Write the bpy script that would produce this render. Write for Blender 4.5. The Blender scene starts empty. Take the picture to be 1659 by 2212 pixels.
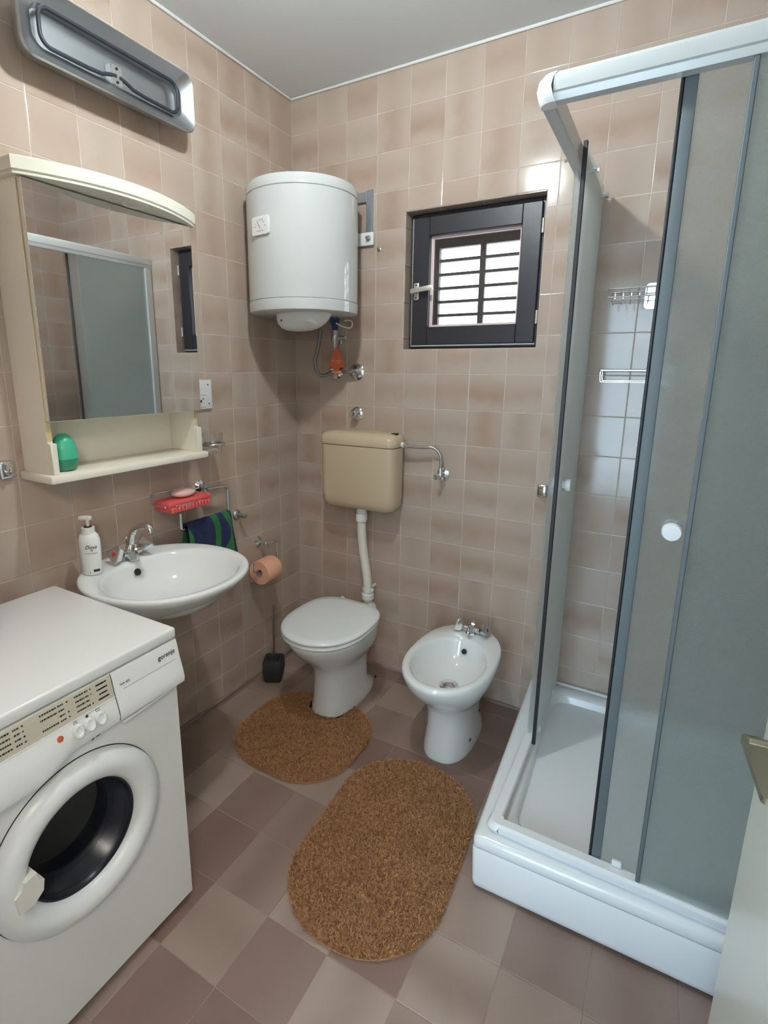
import bpy, bmesh, math, random
from mathutils import Vector, Matrix
random.seed(7)
PI = math.pi
scene = bpy.context.scene
C = scene.collection

# ------------------------------------------------------------------ camera
cam_d = bpy.data.cameras.new('camera')
cam = bpy.data.objects.new('camera', cam_d)
C.objects.link(cam)
Rm = [[0.8672015963, 0.4979137841, 0.0065768478],
      [0.1131874672, -0.1842389172, -0.9763424700],
      [-0.4849226625, 0.8474301653, -0.2161298832]]
CAM = Vector((1.626884, -2.164021, 1.480223))
mw = Matrix.Identity(4)
for i in range(3):
    mw[i][0] = Rm[0][i]; mw[i][1] = -Rm[1][i]; mw[i][2] = -Rm[2][i]; mw[i][3] = CAM[i]
cam.matrix_world = mw
cam_d.sensor_fit = 'HORIZONTAL'; cam_d.sensor_width = 36.0
cam_d.lens = 1137.371 / 1659.0 * 36.0
cam_d.shift_x = (829.5 - 784.646) / 1659.0
cam_d.shift_y = -(1106.0 - 1052.576) / 1659.0
cam_d.clip_start = 0.02
scene.camera = cam

# ------------------------------------------------------------------ world, exposure
world = bpy.data.worlds.new('overcast_daylight'); scene.world = world
world.use_nodes = True
bg = world.node_tree.nodes['Background']
bg.inputs[0].default_value = (0.86, 0.94, 1.0, 1)
bg.inputs[1].default_value = 5.0
vs = scene.view_settings
vs.view_transform = 'Standard'; vs.look = 'None'; vs.gamma = 1.0
vs.use_curve_mapping = False
vs.exposure = 0.52
LAMP_STRENGTH = 400.0
LAMP_COLOR = (0.92, 1.0, 1.01)
LAMP_POS = (0.89, -1.14, 2.515)

# area light added for daylight through the doorway; the hallway has no window
al = bpy.data.lights.new('doorway_daylight', 'AREA'); al.shape = 'RECTANGLE'; al.size = 0.8; al.size_y = 1.9
al.energy = 33.0; al.color = (0.55, 0.80, 1.0)
alo = bpy.data.objects.new('doorway_daylight', al); C.objects.link(alo)
alo.location = (1.15, -3.60, 1.25); alo.rotation_euler = (math.radians(90), 0, 0)
# lets the sky be sampled through the small bathroom window
po = bpy.data.lights.new('window_portal', 'AREA'); po.shape = 'RECTANGLE'; po.size = .56; po.size_y = .55; po.cycles.is_portal = True
poo = bpy.data.objects.new('window_portal', po); C.objects.link(poo)
poo.location = (.869, .295, 1.852); poo.rotation_euler = (math.radians(-90), 0, 0)

# ------------------------------------------------------------------ materials
MAT = {}
def mat(name, color=(.8, .8, .8), rough=.5, metal=0.0, **kw):
    m = bpy.data.materials.new(name); m.use_nodes = True
    b = m.node_tree.nodes['Principled BSDF']
    b.inputs['Base Color'].default_value = (*color, 1)
    b.inputs['Roughness'].default_value = rough
    b.inputs['Metallic'].default_value = metal
    for k, v in kw.items():
        b.inputs[k].default_value = v
    MAT[name] = m
    return m
def nd(m, t, **kw):
    n = m.node_tree.nodes.new(t)
    for k, v in kw.items(): setattr(n, k, v)
    return n
def lk(m, a, b): m.node_tree.links.new(a, b)
def bsdf(m): return m.node_tree.nodes['Principled BSDF']
def math_node(m, op, a, b=None, clamp=False):
    n = nd(m, 'ShaderNodeMath', operation=op); n.use_clamp = clamp
    for i, v in enumerate((a, b)):
        if v is None: continue
        if isinstance(v, (int, float)): n.inputs[i].default_value = v
        else: lk(m, v, n.inputs[i])
    return n.outputs[0]
def mix_col(m, fac, a, b):
    n = nd(m, 'ShaderNodeMix', data_type='RGBA')
    if isinstance(fac, (int, float)): n.inputs[0].default_value = fac
    else: lk(m, fac, n.inputs[0])
    for i, v in ((6, a), (7, b)):
        if isinstance(v, tuple): n.inputs[i].default_value = (*v, 1)
        else: lk(m, v, n.inputs[i])
    return n.outputs[2]
def noise_var(m, scale, amount, base, other, detail=3):
    tc = nd(m, 'ShaderNodeTexCoord'); nz = nd(m, 'ShaderNodeTexNoise')
    nz.inputs['Scale'].default_value = scale; nz.inputs['Detail'].default_value = detail
    lk(m, tc.outputs['Object'], nz.inputs['Vector'])
    f = math_node(m, 'MULTIPLY', nz.outputs[0], amount, True)
    lk(m, mix_col(m, f, base, other), bsdf(m).inputs['Base Color'])
    return nz
def bump(m, scale, strength, dist=.002, detail=2):
    tc = nd(m, 'ShaderNodeTexCoord'); nz = nd(m, 'ShaderNodeTexNoise')
    nz.inputs['Scale'].default_value = scale; nz.inputs['Detail'].default_value = detail
    lk(m, tc.outputs['Object'], nz.inputs['Vector'])
    bp = nd(m, 'ShaderNodeBump'); bp.inputs['Strength'].default_value = strength
    bp.inputs['Distance'].default_value = dist
    lk(m, nz.outputs[0], bp.inputs['Height']); lk(m, bp.outputs[0], bsdf(m).inputs['Normal'])

def glazed_tile(name, light, dark, pink, rough, half, wav):
    """cloudy glaze: a darker soft streak across the middle, its direction and strength differ per tile"""
    m = mat(name, light, rough)
    tc = nd(m, 'ShaderNodeTexCoord'); oi = nd(m, 'ShaderNodeObjectInfo')
    sep = nd(m, 'ShaderNodeSeparateXYZ'); lk(m, tc.outputs['Object'], sep.inputs[0])
    r = oi.outputs['Random']
    off = math_node(m, 'MULTIPLY', r, 37.0)
    comb = nd(m, 'ShaderNodeCombineXYZ')
    for i in range(3): lk(m, off, comb.inputs[i])
    add = nd(m, 'ShaderNodeVectorMath', operation='ADD')
    lk(m, tc.outputs['Object'], add.inputs[0]); lk(m, comb.outputs[0], add.inputs[1])
    nz = nd(m, 'ShaderNodeTexNoise'); nz.inputs['Scale'].default_value = .9 / half; nz.inputs['Detail'].default_value = 2
    lk(m, add.outputs[0], nz.inputs['Vector'])
    r2 = math_node(m, 'FRACT', math_node(m, 'MULTIPLY', r, 7.31))
    pick = math_node(m, 'GREATER_THAN', r2, .45)
    mx = nd(m, 'ShaderNodeMix', data_type='FLOAT')
    lk(m, pick, mx.inputs[0]); lk(m, sep.outputs[0], mx.inputs[2]); lk(m, sep.outputs[1], mx.inputs[3])
    c = math_node(m, 'ABSOLUTE', math_node(m, 'ADD', mx.outputs[0], math_node(m, 'MULTIPLY', math_node(m, 'SUBTRACT', nz.outputs[0], .5), half * .7)))
    mr = nd(m, 'ShaderNodeMapRange', interpolation_type='SMOOTHSTEP')
    mr.inputs[1].default_value = 0.0; mr.inputs[2].default_value = half * .95
    mr.inputs[3].default_value = 1.0; mr.inputs[4].default_value = 0.0
    lk(m, c, mr.inputs[0])
    r3 = math_node(m, 'FRACT', math_node(m, 'MULTIPLY', r, 3.77))
    amt = math_node(m, 'ADD', math_node(m, 'MULTIPLY', r3, .60), .18)
    fac = math_node(m, 'MULTIPLY', math_node(m, 'MULTIPLY', mr.outputs[0], amt), math_node(m, 'ADD', nz.outputs[0], .3), True)
    r4 = math_node(m, 'FRACT', math_node(m, 'MULTIPLY', r, 13.1))
    basec = mix_col(m, r4, light, pink)
    nf = nd(m, 'ShaderNodeTexNoise'); nf.inputs['Scale'].default_value = 300; nf.inputs['Detail'].default_value = 2
    lk(m, tc.outputs['Object'], nf.inputs['Vector'])
    col = mix_col(m, fac, basec, dark)
    sp = math_node(m, 'MULTIPLY', math_node(m, 'SUBTRACT', nf.outputs[0], .5), .25, True)
    lk(m, mix_col(m, sp, col, dark), bsdf(m).inputs['Base Color'])
    nw = nd(m, 'ShaderNodeTexNoise'); nw.inputs['Scale'].default_value = 22
    lk(m, add.outputs[0], nw.inputs['Vector'])
    bp = nd(m, 'ShaderNodeBump'); bp.inputs['Strength'].default_value = wav; bp.inputs['Distance'].default_value = .002
    lk(m, nw.outputs[0], bp.inputs['Height']); lk(m, bp.outputs[0], bsdf(m).inputs['Normal'])
    return m
glazed_tile('wall_tile', (.50, .415, .350), (.375, .255, .188), (.475, .365, .30), .13, .075, .015)
glazed_tile('floor_tile', (.37, .285, .24), (.19, .12, .093), (.215, .135, .107), .42, .099, .04)
m = mat('grout', (.62, .53, .46), .9); noise_var(m, 14, 1.1, (.80, .73, .66), (.42, .31, .24))
m = mat('floor_grout', (.30, .23, .19), .9); noise_var(m, 9, 1.0, (.42, .34, .29), (.14, .09, .07))
m = mat('ceiling_paint', (.72, .74, .74), .85); bump(m, 60, .05)
mat('caulk', (.80, .80, .78), .6)
m = mat('porcelain', (.80, .82, .81), .08); bsdf(m).inputs['Coat Weight'].default_value = .5
mat('white_plastic', (.80, .81, .80), .28)
mat('old_white_plastic', (.76, .72, .66), .35)
mat('seat_plastic', (.80, .83, .83), .22)
m = mat('enamel', (.80, .80, .78), .22)
m = mat('acrylic', (.82, .84, .85), .12)
mat('rail_white', (.58, .61, .60), .22)
m = mat('boiler_enamel', (.60, .615, .61), .08)
mat('gap_dark', (.02, .018, .016), .8)
mat('chrome', (.72, .73, .74), .10, 1.0)
mat('steel', (.52, .52, .51), .32, 1.0)
mat('galvanised', (.38, .42, .45), .42, .8)
mat('aluminium_dish', (.50, .53, .56), .30, 1.0)
m = mat('braided_hose', (.25, .25, .25), .45, .7); bump(m, 700, .8, .001)
mat('black_rubber', (.015, .015, .018), .5)
mat('dark_gasket', (.012, .014, .022), .28)
mat('heating_rod', (.035, .04, .05), .45, .3)
m = mat('cream_laminate', (.85, .80, .69), .3); noise_var(m, 3, .4, (.87, .82, .71), (.82, .76, .64))
m = mat('cream_edge', (.80, .78, .66), .35)
mat('yellowed_edge', (.62, .50, .28), .5)
m = mat('mirror_silver', (.80, .79, .78), .02, 1.0)
m = mat('beige_plastic', (.60, .48, .33), .22); noise_var(m, 2, .35, (.63, .51, .36), (.55, .43, .28))
m = mat('pipe_plastic', (.74, .71, .62), .38)
m = mat('window_wood', (.022, .022, .028), .38); bump(m, 40, .25, .003, 5)
m = mat('shutter_wood', (.035, .03, .032), .6)
m = mat('outer_reveal', (.84, .66, .63), .7)  # pink paint, lightened to look sunlit
mat('seal_strip', (.42, .43, .44), .5)
mat('brass_plate', (.36, .33, .25), .32, .85)
mat('handle_metal', (.58, .55, .48), .38, .6)
m = mat('door_paint', (.60, .60, .52), .22)
mat('peach_paper', (.80, .42, .28), .85)
mat('cardboard', (.45, .40, .36), .9)
mat('red_brush', (.70, .10, .10), .5)
mat('pink_soap', (.80, .52, .50), .4)
mat('green_plastic', (.055, .45, .27), .35)
m = mat('green_clear', (.06, .36, .22), .15); bsdf(m).inputs['Transmission Weight'].default_value = .35
mat('maroon_plastic', (.16, .012, .022), .3)
m = mat('brush_plastic', (.022, .021, .021), .6); bump(m, 90, .3, .002)
mat('orange_card', (.60, .13, .055), .7)
mat('pale_orange', (.75, .32, .18), .7)
mat('ink', (.02, .02, .022), .6)
mat('grey_ink', (.22, .22, .22), .6)
mat('pale_ink', (.75, .33, .22), .7)
mat('red_dot', (.55, .02, .03), .3)
mat('blue_dot', (.02, .06, .35), .3)
mat('blue_plastic', (.02, .045, .16), .4)
mat('orange_light', (.55, .10, .03), .35)
mat('panel_label', (.52, .48, .38), .4)
mat('rust', (.19, .07, .025), .9)
mat('stone_grey', (.2, .2, .2), .5)
mat('washer_drum', (.45, .43, .41), .4, .6)
m = mat('door_glass', (.75, .75, .76), .02, 0, **{'Transmission Weight': 1.0, 'IOR': 1.05})
m = mat('clear_glass', (.95, .96, .96), .0, 0, **{'Transmission Weight': 1.0, 'IOR': 1.35})

# window pane: thin clear glass
m = bpy.data.materials.new('window_glass'); m.use_nodes = True; MAT['window_glass'] = m
nt = m.node_tree; nt.nodes.remove(nt.nodes['Principled BSDF'])
tr = nt.nodes.new('ShaderNodeBsdfTransparent'); tr.inputs[0].default_value = (.93, .95, .95, 1)
gl = nt.nodes.new('ShaderNodeBsdfGlossy'); gl.inputs['Roughness'].default_value = .02
mx = nt.nodes.new('ShaderNodeMixShader'); mx.inputs[0].default_value = .07
nt.links.new(tr.outputs[0], mx.inputs[1]); nt.links.new(gl.outputs[0], mx.inputs[2])
nt.links.new(mx.outputs[0], nt.nodes['Material Output'].inputs[0])

def frosted(name, col, clear, gloss):
    m = bpy.data.materials.new(name); m.use_nodes = True; MAT[name] = m
    nt = m.node_tree; nt.nodes.remove(nt.nodes['Principled BSDF'])
    N = nt.nodes.new; L = nt.links.new
    tc = N('ShaderNodeTexCoord'); nz = N('ShaderNodeTexNoise'); nz.inputs['Scale'].default_value = 620
    nz.inputs['Detail'].default_value = 3; L(tc.outputs['Object'], nz.inputs['Vector'])
    bp = N('ShaderNodeBump'); bp.inputs['Strength'].default_value = 1.0; bp.inputs['Distance'].default_value = .006
    L(nz.outputs[0], bp.inputs['Height'])
    tl = N('ShaderNodeBsdfTranslucent'); tl.inputs[0].default_value = (*col, 1)
    df = N('ShaderNodeBsdfDiffuse'); df.inputs[0].default_value = (*[c * .8 for c in col], 1)
    gl = N('ShaderNodeBsdfGlossy'); gl.inputs['Roughness'].default_value = .33
    rf = N('ShaderNodeBsdfRefraction'); rf.inputs['Roughness'].default_value = .40; rf.inputs['IOR'].default_value = 1.02
    rf.inputs[0].default_value = (*col, 1)
    for n in (tl, df, gl, rf): L(bp.outputs[0], n.inputs['Normal'])
    m1 = N('ShaderNodeMixShader'); m1.inputs[0].default_value = .12; L(tl.outputs[0], m1.inputs[1]); L(df.outputs[0], m1.inputs[2])
    m2 = N('ShaderNodeMixShader'); m2.inputs[0].default_value = clear; L(m1.outputs[0], m2.inputs[1]); L(rf.outputs[0], m2.inputs[2])
    fz = N('ShaderNodeFresnel'); fz.inputs['IOR'].default_value = gloss
    m3 = N('ShaderNodeMixShader'); L(fz.outputs[0], m3.inputs[0]); ge = N('ShaderNodeNewGeometry'); tp = N('ShaderNodeBsdfTransparent'); m4 = N('ShaderNodeMixShader'); L(m2.outputs[0], m3.inputs[1]); L(gl.outputs[0], m3.inputs[2])
    L(ge.outputs['Backfacing'], m4.inputs[0]); L(m3.outputs[0], m4.inputs[1]); L(tp.outputs[0], m4.inputs[2])
    L(m4.outputs[0], nt.nodes['Material Output'].inputs[0])
frosted('frosted_glass', (.89, .99, 1.0), .48, 1.5)
mat('door_profile', (.13, .155, .165), .6)

# rug pile: every tuft its own tone through a colour attribute on the geometry's noise
m = mat('rug_pile', (.27, .12, .05), .95)
tc = nd(m, 'ShaderNodeTexCoord'); n1 = nd(m, 'ShaderNodeTexNoise'); n1.inputs['Scale'].default_value = 9; n1.inputs['Detail'].default_value = 4
n2 = nd(m, 'ShaderNodeTexNoise'); n2.inputs['Scale'].default_value = 190
lk(m, tc.outputs['Object'], n1.inputs['Vector']); lk(m, tc.outputs['Object'], n2.inputs['Vector'])
c1 = mix_col(m, n1.outputs[0], (.40, .20, .085), (.56, .31, .15))
lk(m, mix_col(m, math_node(m, 'MULTIPLY', n2.outputs[0], .55), c1, (.26, .12, .05)), bsdf(m).inputs['Base Color'])

# towel: navy terry with curved green stripes
m = mat('towel_terry', (.02, .03, .10), .95)
tc = nd(m, 'ShaderNodeTexCoord'); sp = nd(m, 'ShaderNodeSeparateXYZ'); lk(m, tc.outputs['Object'], sp.inputs[0])
# object space: y along the bar (origin at bar centre), z down
cur = math_node(m, 'MULTIPLY', math_node(m, 'SINE', math_node(m, 'MULTIPLY', sp.outputs[2], 26)), .016)
yy = math_node(m, 'ADD', sp.outputs[1], cur)
def band(c, w):
    return math_node(m, 'LESS_THAN', math_node(m, 'ABSOLUTE', math_node(m, 'SUBTRACT', yy, c)), w)
st = math_node(m, 'ADD', math_node(m, 'ADD', band(.033, .017), band(.098, .016)), band(-.16, .05), True)
n2 = nd(m, 'ShaderNodeTexNoise'); n2.inputs['Scale'].default_value = 260; lk(m, tc.outputs['Object'], n2.inputs['Vector'])
col = mix_col(m, st, (.018, .025, .095), (.03, .19, .055))
lk(m, mix_col(m, math_node(m, 'MULTIPLY', n2.outputs[0], .4), col, (.01, .02, .03)), bsdf(m).inputs['Base Color'])
bp = nd(m, 'ShaderNodeBump'); bp.inputs['Strength'].default_value = .8; bp.inputs['Distance'].default_value = .004
lk(m, n2.outputs[0], bp.inputs['Height']); lk(m, bp.outputs[0], bsdf(m).inputs['Normal'])

m = bpy.data.materials.new('lamp_glow'); m.use_nodes = True; MAT['lamp_glow'] = m
b = m.node_tree.nodes['Principled BSDF']
b.inputs['Base Color'].default_value = (1, 1, 1, 1)
b.inputs['Emission Color'].default_value = (*LAMP_COLOR, 1); b.inputs['Emission Strength'].default_value = LAMP_STRENGTH

m = bpy.data.materials.new('hall_fill_glow'); m.use_nodes = True; MAT['hall_fill_glow'] = m  # glow of the added fill lamp in the hallway
b = m.node_tree.nodes['Principled BSDF']
b.inputs['Emission Color'].default_value = (1.0, .90, .78, 1); b.inputs['Emission Strength'].default_value = 66.0

# ------------------------------------------------------------------ geometry helpers
class MB:
    def __init__(s): s.v = []; s.f = []
    def add(s, vs, fs, M=None):
        o = len(s.v)
        s.v += [(M @ Vector(v)) if M is not None else Vector(v) for v in vs]
        s.f += [tuple(i + o for i in f) for f in fs]
        return s
    def box(s, x0, x1, y0, y1, z0, z1, M=None):
        vs = [(x0, y0, z0), (x1, y0, z0), (x1, y1, z0), (x0, y1, z0), (x0, y0, z1), (x1, y0, z1), (x1, y1, z1), (x0, y1, z1)]
        return s.add(vs, [(0, 3, 2, 1), (4, 5, 6, 7), (0, 1, 5, 4), (1, 2, 6, 5), (2, 3, 7, 6), (3, 0, 4, 7)], M)
    def bbox(s, x0, x1, y0, y1, z0, z1, r=.004, seg=2, M=None):
        bm = bmesh.new(); bmesh.ops.create_cube(bm, size=1)
        for v in bm.verts:
            v.co = Vector(((x0 + x1) / 2 + v.co.x * (x1 - x0), (y0 + y1) / 2 + v.co.y * (y1 - y0), (z0 + z1) / 2 + v.co.z * (z1 - z0)))
        bmesh.ops.bevel(bm, geom=bm.edges[:], offset=r, segments=seg, affect='EDGES', profile=.5)
        bm.verts.index_update()
        s.add([v.co.copy() for v in bm.verts], [tuple(v.index for v in f.verts) for f in bm.faces], M)
        bm.free(); return s
    def loft(s, rings, cap0=True, cap1=True, closed=True, M=None):
        n = len(rings[0]); vs = [p for r in rings for p in r]; fs = []
        for i in range(len(rings) - 1):
            for j in range(n if closed else n - 1):
                k = (j + 1) % n
                fs.append((i * n + j, i * n + k, (i + 1) * n + k, (i + 1) * n + j))
        if cap0: fs.append(tuple(range(n - 1, -1, -1)))
        if cap1: fs.append(tuple((len(rings) - 1) * n + j for j in range(n)))
        return s.add(vs, fs, M)
    def lathe(s, prof, M=None, seg=32, cap0=True, cap1=True):
        """profile of (radius, height) about local z"""
        rings = [[(max(r, 1e-5) * math.cos(2 * PI * j / seg), max(r, 1e-5) * math.sin(2 * PI * j / seg), h) for j in range(seg)] for r, h in prof]
        return s.loft(rings, cap0, cap1, True, M)
    def tube(s, pts, r, seg=10, closed=False, M=None, radii=None):
        pts = [Vector(p) for p in pts]; n = len(pts); rings = []
        up = None
        for i, p in enumerate(pts):
            a = pts[i - 1] if (i > 0 or closed) else p
            b = pts[(i + 1) % n] if (i < n - 1 or closed) else p
            t = (b - a)
            if t.length < 1e-9: t = Vector((0, 0, 1))
            t.normalize()
            if up is None:
                up = Vector((0, 0, 1)) if abs(t.z) < .9 else Vector((1, 0, 0))
            u = up - t * up.dot(t)
            if u.length < 1e-6: u = t.orthogonal()
            u.normalize(); w = t.cross(u); up = u
            rr = radii[i] if radii else r
            rings.append([p + (u * math.cos(2 * PI * j / seg) + w * math.sin(2 * PI * j / seg)) * rr for j in range(seg)])
        if closed: rings.append(rings[0]); return s.loft(rings, False, False, True, M)
        return s.loft(rings, True, True, True, M)
    def extrude(s, poly, h, M=None):
        """2D polygon in local xy pushed along local z"""
        n = len(poly)
        vs = [(x, y, 0) for x, y in poly] + [(x, y, h) for x, y in poly]
        fs = [tuple(range(n - 1, -1, -1)), tuple(range(n, 2 * n))] + [(i, (i + 1) % n, n + (i + 1) % n, n + i) for i in range(n)]
        return s.add(vs, fs, M)
    def sphere(s, c, r, seg=16, rings=10, sc=(1, 1, 1)):
        prof = []
        M = Matrix.Translation(Vector(c)) @ Matrix.Diagonal((*sc, 1))
        pr = [(r * math.sin(PI * i / rings), -r * math.cos(PI * i / rings)) for i in range(rings + 1)]
        return s.lathe(pr, M, seg)
    def build(s, name, material, parent=None, origin=None, smooth=None, ang=40):
        me = bpy.data.meshes.new(name)
        if origin is None: o = ROOTS[parent.name] if parent is not None else centre_base(s.v)
        else: o = Vector(origin)
        me.from_pydata([v - o for v in s.v], [], s.f)
        bm = bmesh.new(); bm.from_mesh(me)
        bmesh.ops.remove_doubles(bm, verts=bm.verts[:], dist=1e-6)
        bmesh.ops.recalc_face_normals(bm, faces=bm.faces[:])
        bm.to_mesh(me); bm.free()
        me.materials.append(MAT[material])
        ob = bpy.data.objects.new(name, me); C.objects.link(ob)
        if parent is not None:
            ob.parent = parent
            ob.location = o - ROOTS[parent.name]
        else: ob.location = o
        ROOTS[ob.name] = o
        if smooth is not False:
            for p in me.polygons: p.use_smooth = True
            me.set_sharp_from_angle(angle=math.radians(ang))
        return ob
ROOTS = {}
def centre_base(vs):
    xs = [v.x for v in vs]; ys = [v.y for v in vs]; zs = [v.z for v in vs]
    return Vector(((min(xs) + max(xs)) / 2, (min(ys) + max(ys)) / 2, min(zs)))
def frame(o, z=(0, 0, 1), x=None):
    z = Vector(z).normalized()
    if x is None: x = Vector((0, 0, 1)) if abs(z.z) < .9 else Vector((1, 0, 0))
    x = Vector(x); x = (x - z * x.dot(z)).normalized(); y = z.cross(x)
    M = Matrix.Identity(4)
    for i in range(3): M[i][0] = x[i]; M[i][1] = y[i]; M[i][2] = z[i]; M[i][3] = o[i]
    return M
def tag(o, label, cat, group=None, kind=None):
    o['label'] = label; o['category'] = cat
    if group: o['group'] = group
    if kind: o['kind'] = kind
    return o
def thing(name, label, cat, loc, group=None, kind=None):
    o = bpy.data.objects.new(name, None); C.objects.link(o); o.location = loc; o.empty_display_size = .05
    ROOTS[o.name] = Vector(loc)
    return tag(o, label, cat, group, kind)
def arc(cx, cy, r, a0, a1, n):
    return [(cx + r * math.cos(math.radians(a0 + (a1 - a0) * i / n)), cy + r * math.sin(math.radians(a0 + (a1 - a0) * i / n))) for i in range(n + 1)]
def rrect(w, h, r, n=5):
    p = []
    for cx, cy, a in ((w / 2 - r, h / 2 - r, 0), (-w / 2 + r, h / 2 - r, 90), (-w / 2 + r, -h / 2 + r, 180), (w / 2 - r, -h / 2 + r, 270)):
        p += arc(cx, cy, r, a, a + 90, n)
    return p
def egg(cx, yc, hw, front, back, z, n=2.0, nb=None, seg=48):
    """plan outline; front points to -y"""
    pts = []
    for j in range(seg):
        t = 2 * PI * j / seg; c, s = math.cos(t), math.sin(t)
        e = (nb or n) if s > 0 else n
        x = hw * math.copysign(abs(c) ** (2 / e), c)
        y = (back - yc if s > 0 else yc - front) * math.copysign(abs(s) ** (2 / e), s)
        pts.append((cx + x, yc + y, z))
    return pts
def bez(p0, p1, p2, p3, n=12):
    p0, p1, p2, p3 = map(Vector, (p0, p1, p2, p3)); out = []
    for i in range(n + 1):
        t = i / n; u = 1 - t
        out.append(p0 * u ** 3 + p1 * 3 * u * u * t + p2 * 3 * u * t * t + p3 * t ** 3)
    return out
def smooth_path(pts, it=2):
    pts = [Vector(p) for p in pts]
    for _ in range(it):
        q = [pts[0]]
        for a, b in zip(pts, pts[1:]): q += [a * .75 + b * .25, a * .25 + b * .75]
        q.append(pts[-1]); pts = q
    return pts
def text_geo(txt, size, shear=0.0):
    cu = bpy.data.curves.new('lettering', 'FONT'); cu.body = txt; cu.size = size; cu.shear = shear
    cu.align_x = 'CENTER'; cu.align_y = 'CENTER'; cu.resolution_u = 3; cu.offset = size * .012
    ob = bpy.data.objects.new('lettering', cu); C.objects.link(ob)
    bpy.context.view_layer.update()
    me = bpy.data.meshes.new_from_object(ob.evaluated_get(bpy.context.evaluated_depsgraph_get()))
    vs = [v.co.copy() for v in me.vertices]; fs = [tuple(p.vertices) for p in me.polygons]
    bpy.data.objects.remove(ob); bpy.data.curves.remove(cu); bpy.data.meshes.remove(me)
    return vs, fs

# ------------------------------------------------------------------ room shell
XR, YF, ZC = 2.14, -2.22, 2.669         # right wall, front wall (doorway), ceiling
T = .15; ROW0 = ZC                      # 18 rows of tiles hang from the ceiling line
V1, L1 = .145, .155
WX0, WX1, WZ0, WZ1 = .583, 1.155, 1.573, 2.131   # window hole
WT = .30
G = .0009                               # grout lies this far behind the tile faces

def tile_mesh(name, poly, thick, bev, material):
    """rectilinear polygon tile, face at local z=0, slightly rounded edge"""
    n = len(poly)
    area = sum(poly[i][0] * poly[(i + 1) % n][1] - poly[(i + 1) % n][0] * poly[i][1] for i in range(n))
    if area < 0: poly = poly[::-1]
    def inset(d):
        out = []
        for i in range(n):
            a, p, b = Vector(poly[i - 1]), Vector(poly[i]), Vector(poly[(i + 1) % n])
            d1 = (p - a).normalized(); d2 = (b - p).normalized()
            n1 = Vector((-d1.y, d1.x)); n2 = Vector((-d2.y, d2.x))
            out.append((p.x + (n1.x + n2.x) * d, p.y + (n1.y + n2.y) * d) if abs(n1.dot(n2)) < .5 else (p.x + n1.x * d, p.y + n1.y * d))
        return out
    rings = [[(x, y, -thick) for x, y in poly], [(x, y, -bev * .8) for x, y in poly],
             [(x, y, -bev * .2) for x, y in inset(bev * .4)], [(x, y, 0) for x, y in inset(bev * 1.2)]]
    mb = MB(); mb.loft(rings, True, True)
    me = bpy.data.meshes.new(name); me.from_pydata(mb.v, [], mb.f)
    me.materials.append(MAT[material])
    for p in me.polygons: p.use_smooth = True
    me.set_sharp_from_angle(angle=math.radians(8))
    return me
_tm = {}
def place_tile(parent, M, u0, u1, v0, v1, material, gap, hole=None, name='tile'):
    """M maps (u, v, out) to the world"""
    g = gap / 2
    rect = (u0 + g, u1 - g, v0 + g, v1 - g)
    uc, vc = (rect[0] + rect[1]) / 2, (rect[2] + rect[3]) / 2
    poly = [(rect[0], rect[2]), (rect[1], rect[2]), (rect[1], rect[3]), (rect[0], rect[3])]
    if hole:
        a0, a1, b0, b1 = hole
        if a0 <= rect[0] and a1 >= rect[1] and b0 <= rect[2] and b1 >= rect[3]: return None
        if not (a1 <= rect[0] or a0 >= rect[1] or b1 <= rect[2] or b0 >= rect[3]):
            cu0, cu1 = max(a0, rect[0]), min(a1, rect[1]); cv0, cv1 = max(b0, rect[2]), min(b1, rect[3])
            fullu = cu0 <= rect[0] + 1e-6 and cu1 >= rect[1] - 1e-6
            fullv = cv0 <= rect[2] + 1e-6 and cv1 >= rect[3] - 1e-6
            if fullu:
                poly = [(rect[0], rect[2]), (rect[1], rect[2]), (rect[1], cv0), (rect[0], cv0)] if cv0 > rect[2] + 1e-6 else [(rect[0], cv1), (rect[1], cv1), (rect[1], rect[3]), (rect[0], rect[3])]
            elif fullv:
                poly = [(rect[0], rect[2]), (cu0, rect[2]), (cu0, rect[3]), (rect[0], rect[3])] if cu0 > rect[0] + 1e-6 else [(cu1, rect[2]), (rect[1], rect[2]), (rect[1], rect[3]), (cu1, rect[3])]
            else:
                left, low = cu0 <= rect[0] + 1e-6, cv0 <= rect[2] + 1e-6
                R0, R1, S0, S1 = rect
                if left and low: poly = [(cu1, S0), (R1, S0), (R1, S1), (R0, S1), (R0, cv1), (cu1, cv1)]
                elif left: poly = [(R0, S0), (R1, S0), (R1, S1), (cu1, S1), (cu1, cv0), (R0, cv0)]
                elif low: poly = [(R0, S0), (cu0, S0), (cu0, cv1), (R1, cv1), (R1, S1), (R0, S1)]
                else: poly = [(R0, S0), (R1, S0), (R1, cv0), (cu0, cv0), (cu0, S1), (R0, S1)]
    lp = [(round(x - uc, 5), round(y - vc, 5)) for x, y in poly]
    key = (tuple(lp), material)
    if key not in _tm: _tm[key] = tile_mesh('tile', lp, .004, .0012, material)
    ob = bpy.data.objects.new(name, _tm[key]); C.objects.link(ob)
    # tiny unevenness of hand laid tiles
    w = random.uniform(-.0003, .0003)
    W = M @ Matrix.Translation((uc, vc, w)) @ Matrix.Rotation(random.uniform(-.0005, .0005), 4, 'X') @ Matrix.Rotation(random.uniform(-.0005, .0005), 4, 'Y')
    ob.parent = parent
    ob.matrix_parent_inverse = Matrix.Identity(4)
    loc, rot, _ = W.decompose()
    ob.location = loc - ROOTS[parent.name]; ob.rotation_mode = 'QUATERNION'; ob.rotation_quaternion = rot
    return ob
def cells(first, pitch, end):
    out = [0.0]; c = first
    while c < end - .012: out.append(c); c += pitch
    out.append(end)
    return list(zip(out, out[1:]))
rows = []
z = ROW0
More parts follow.
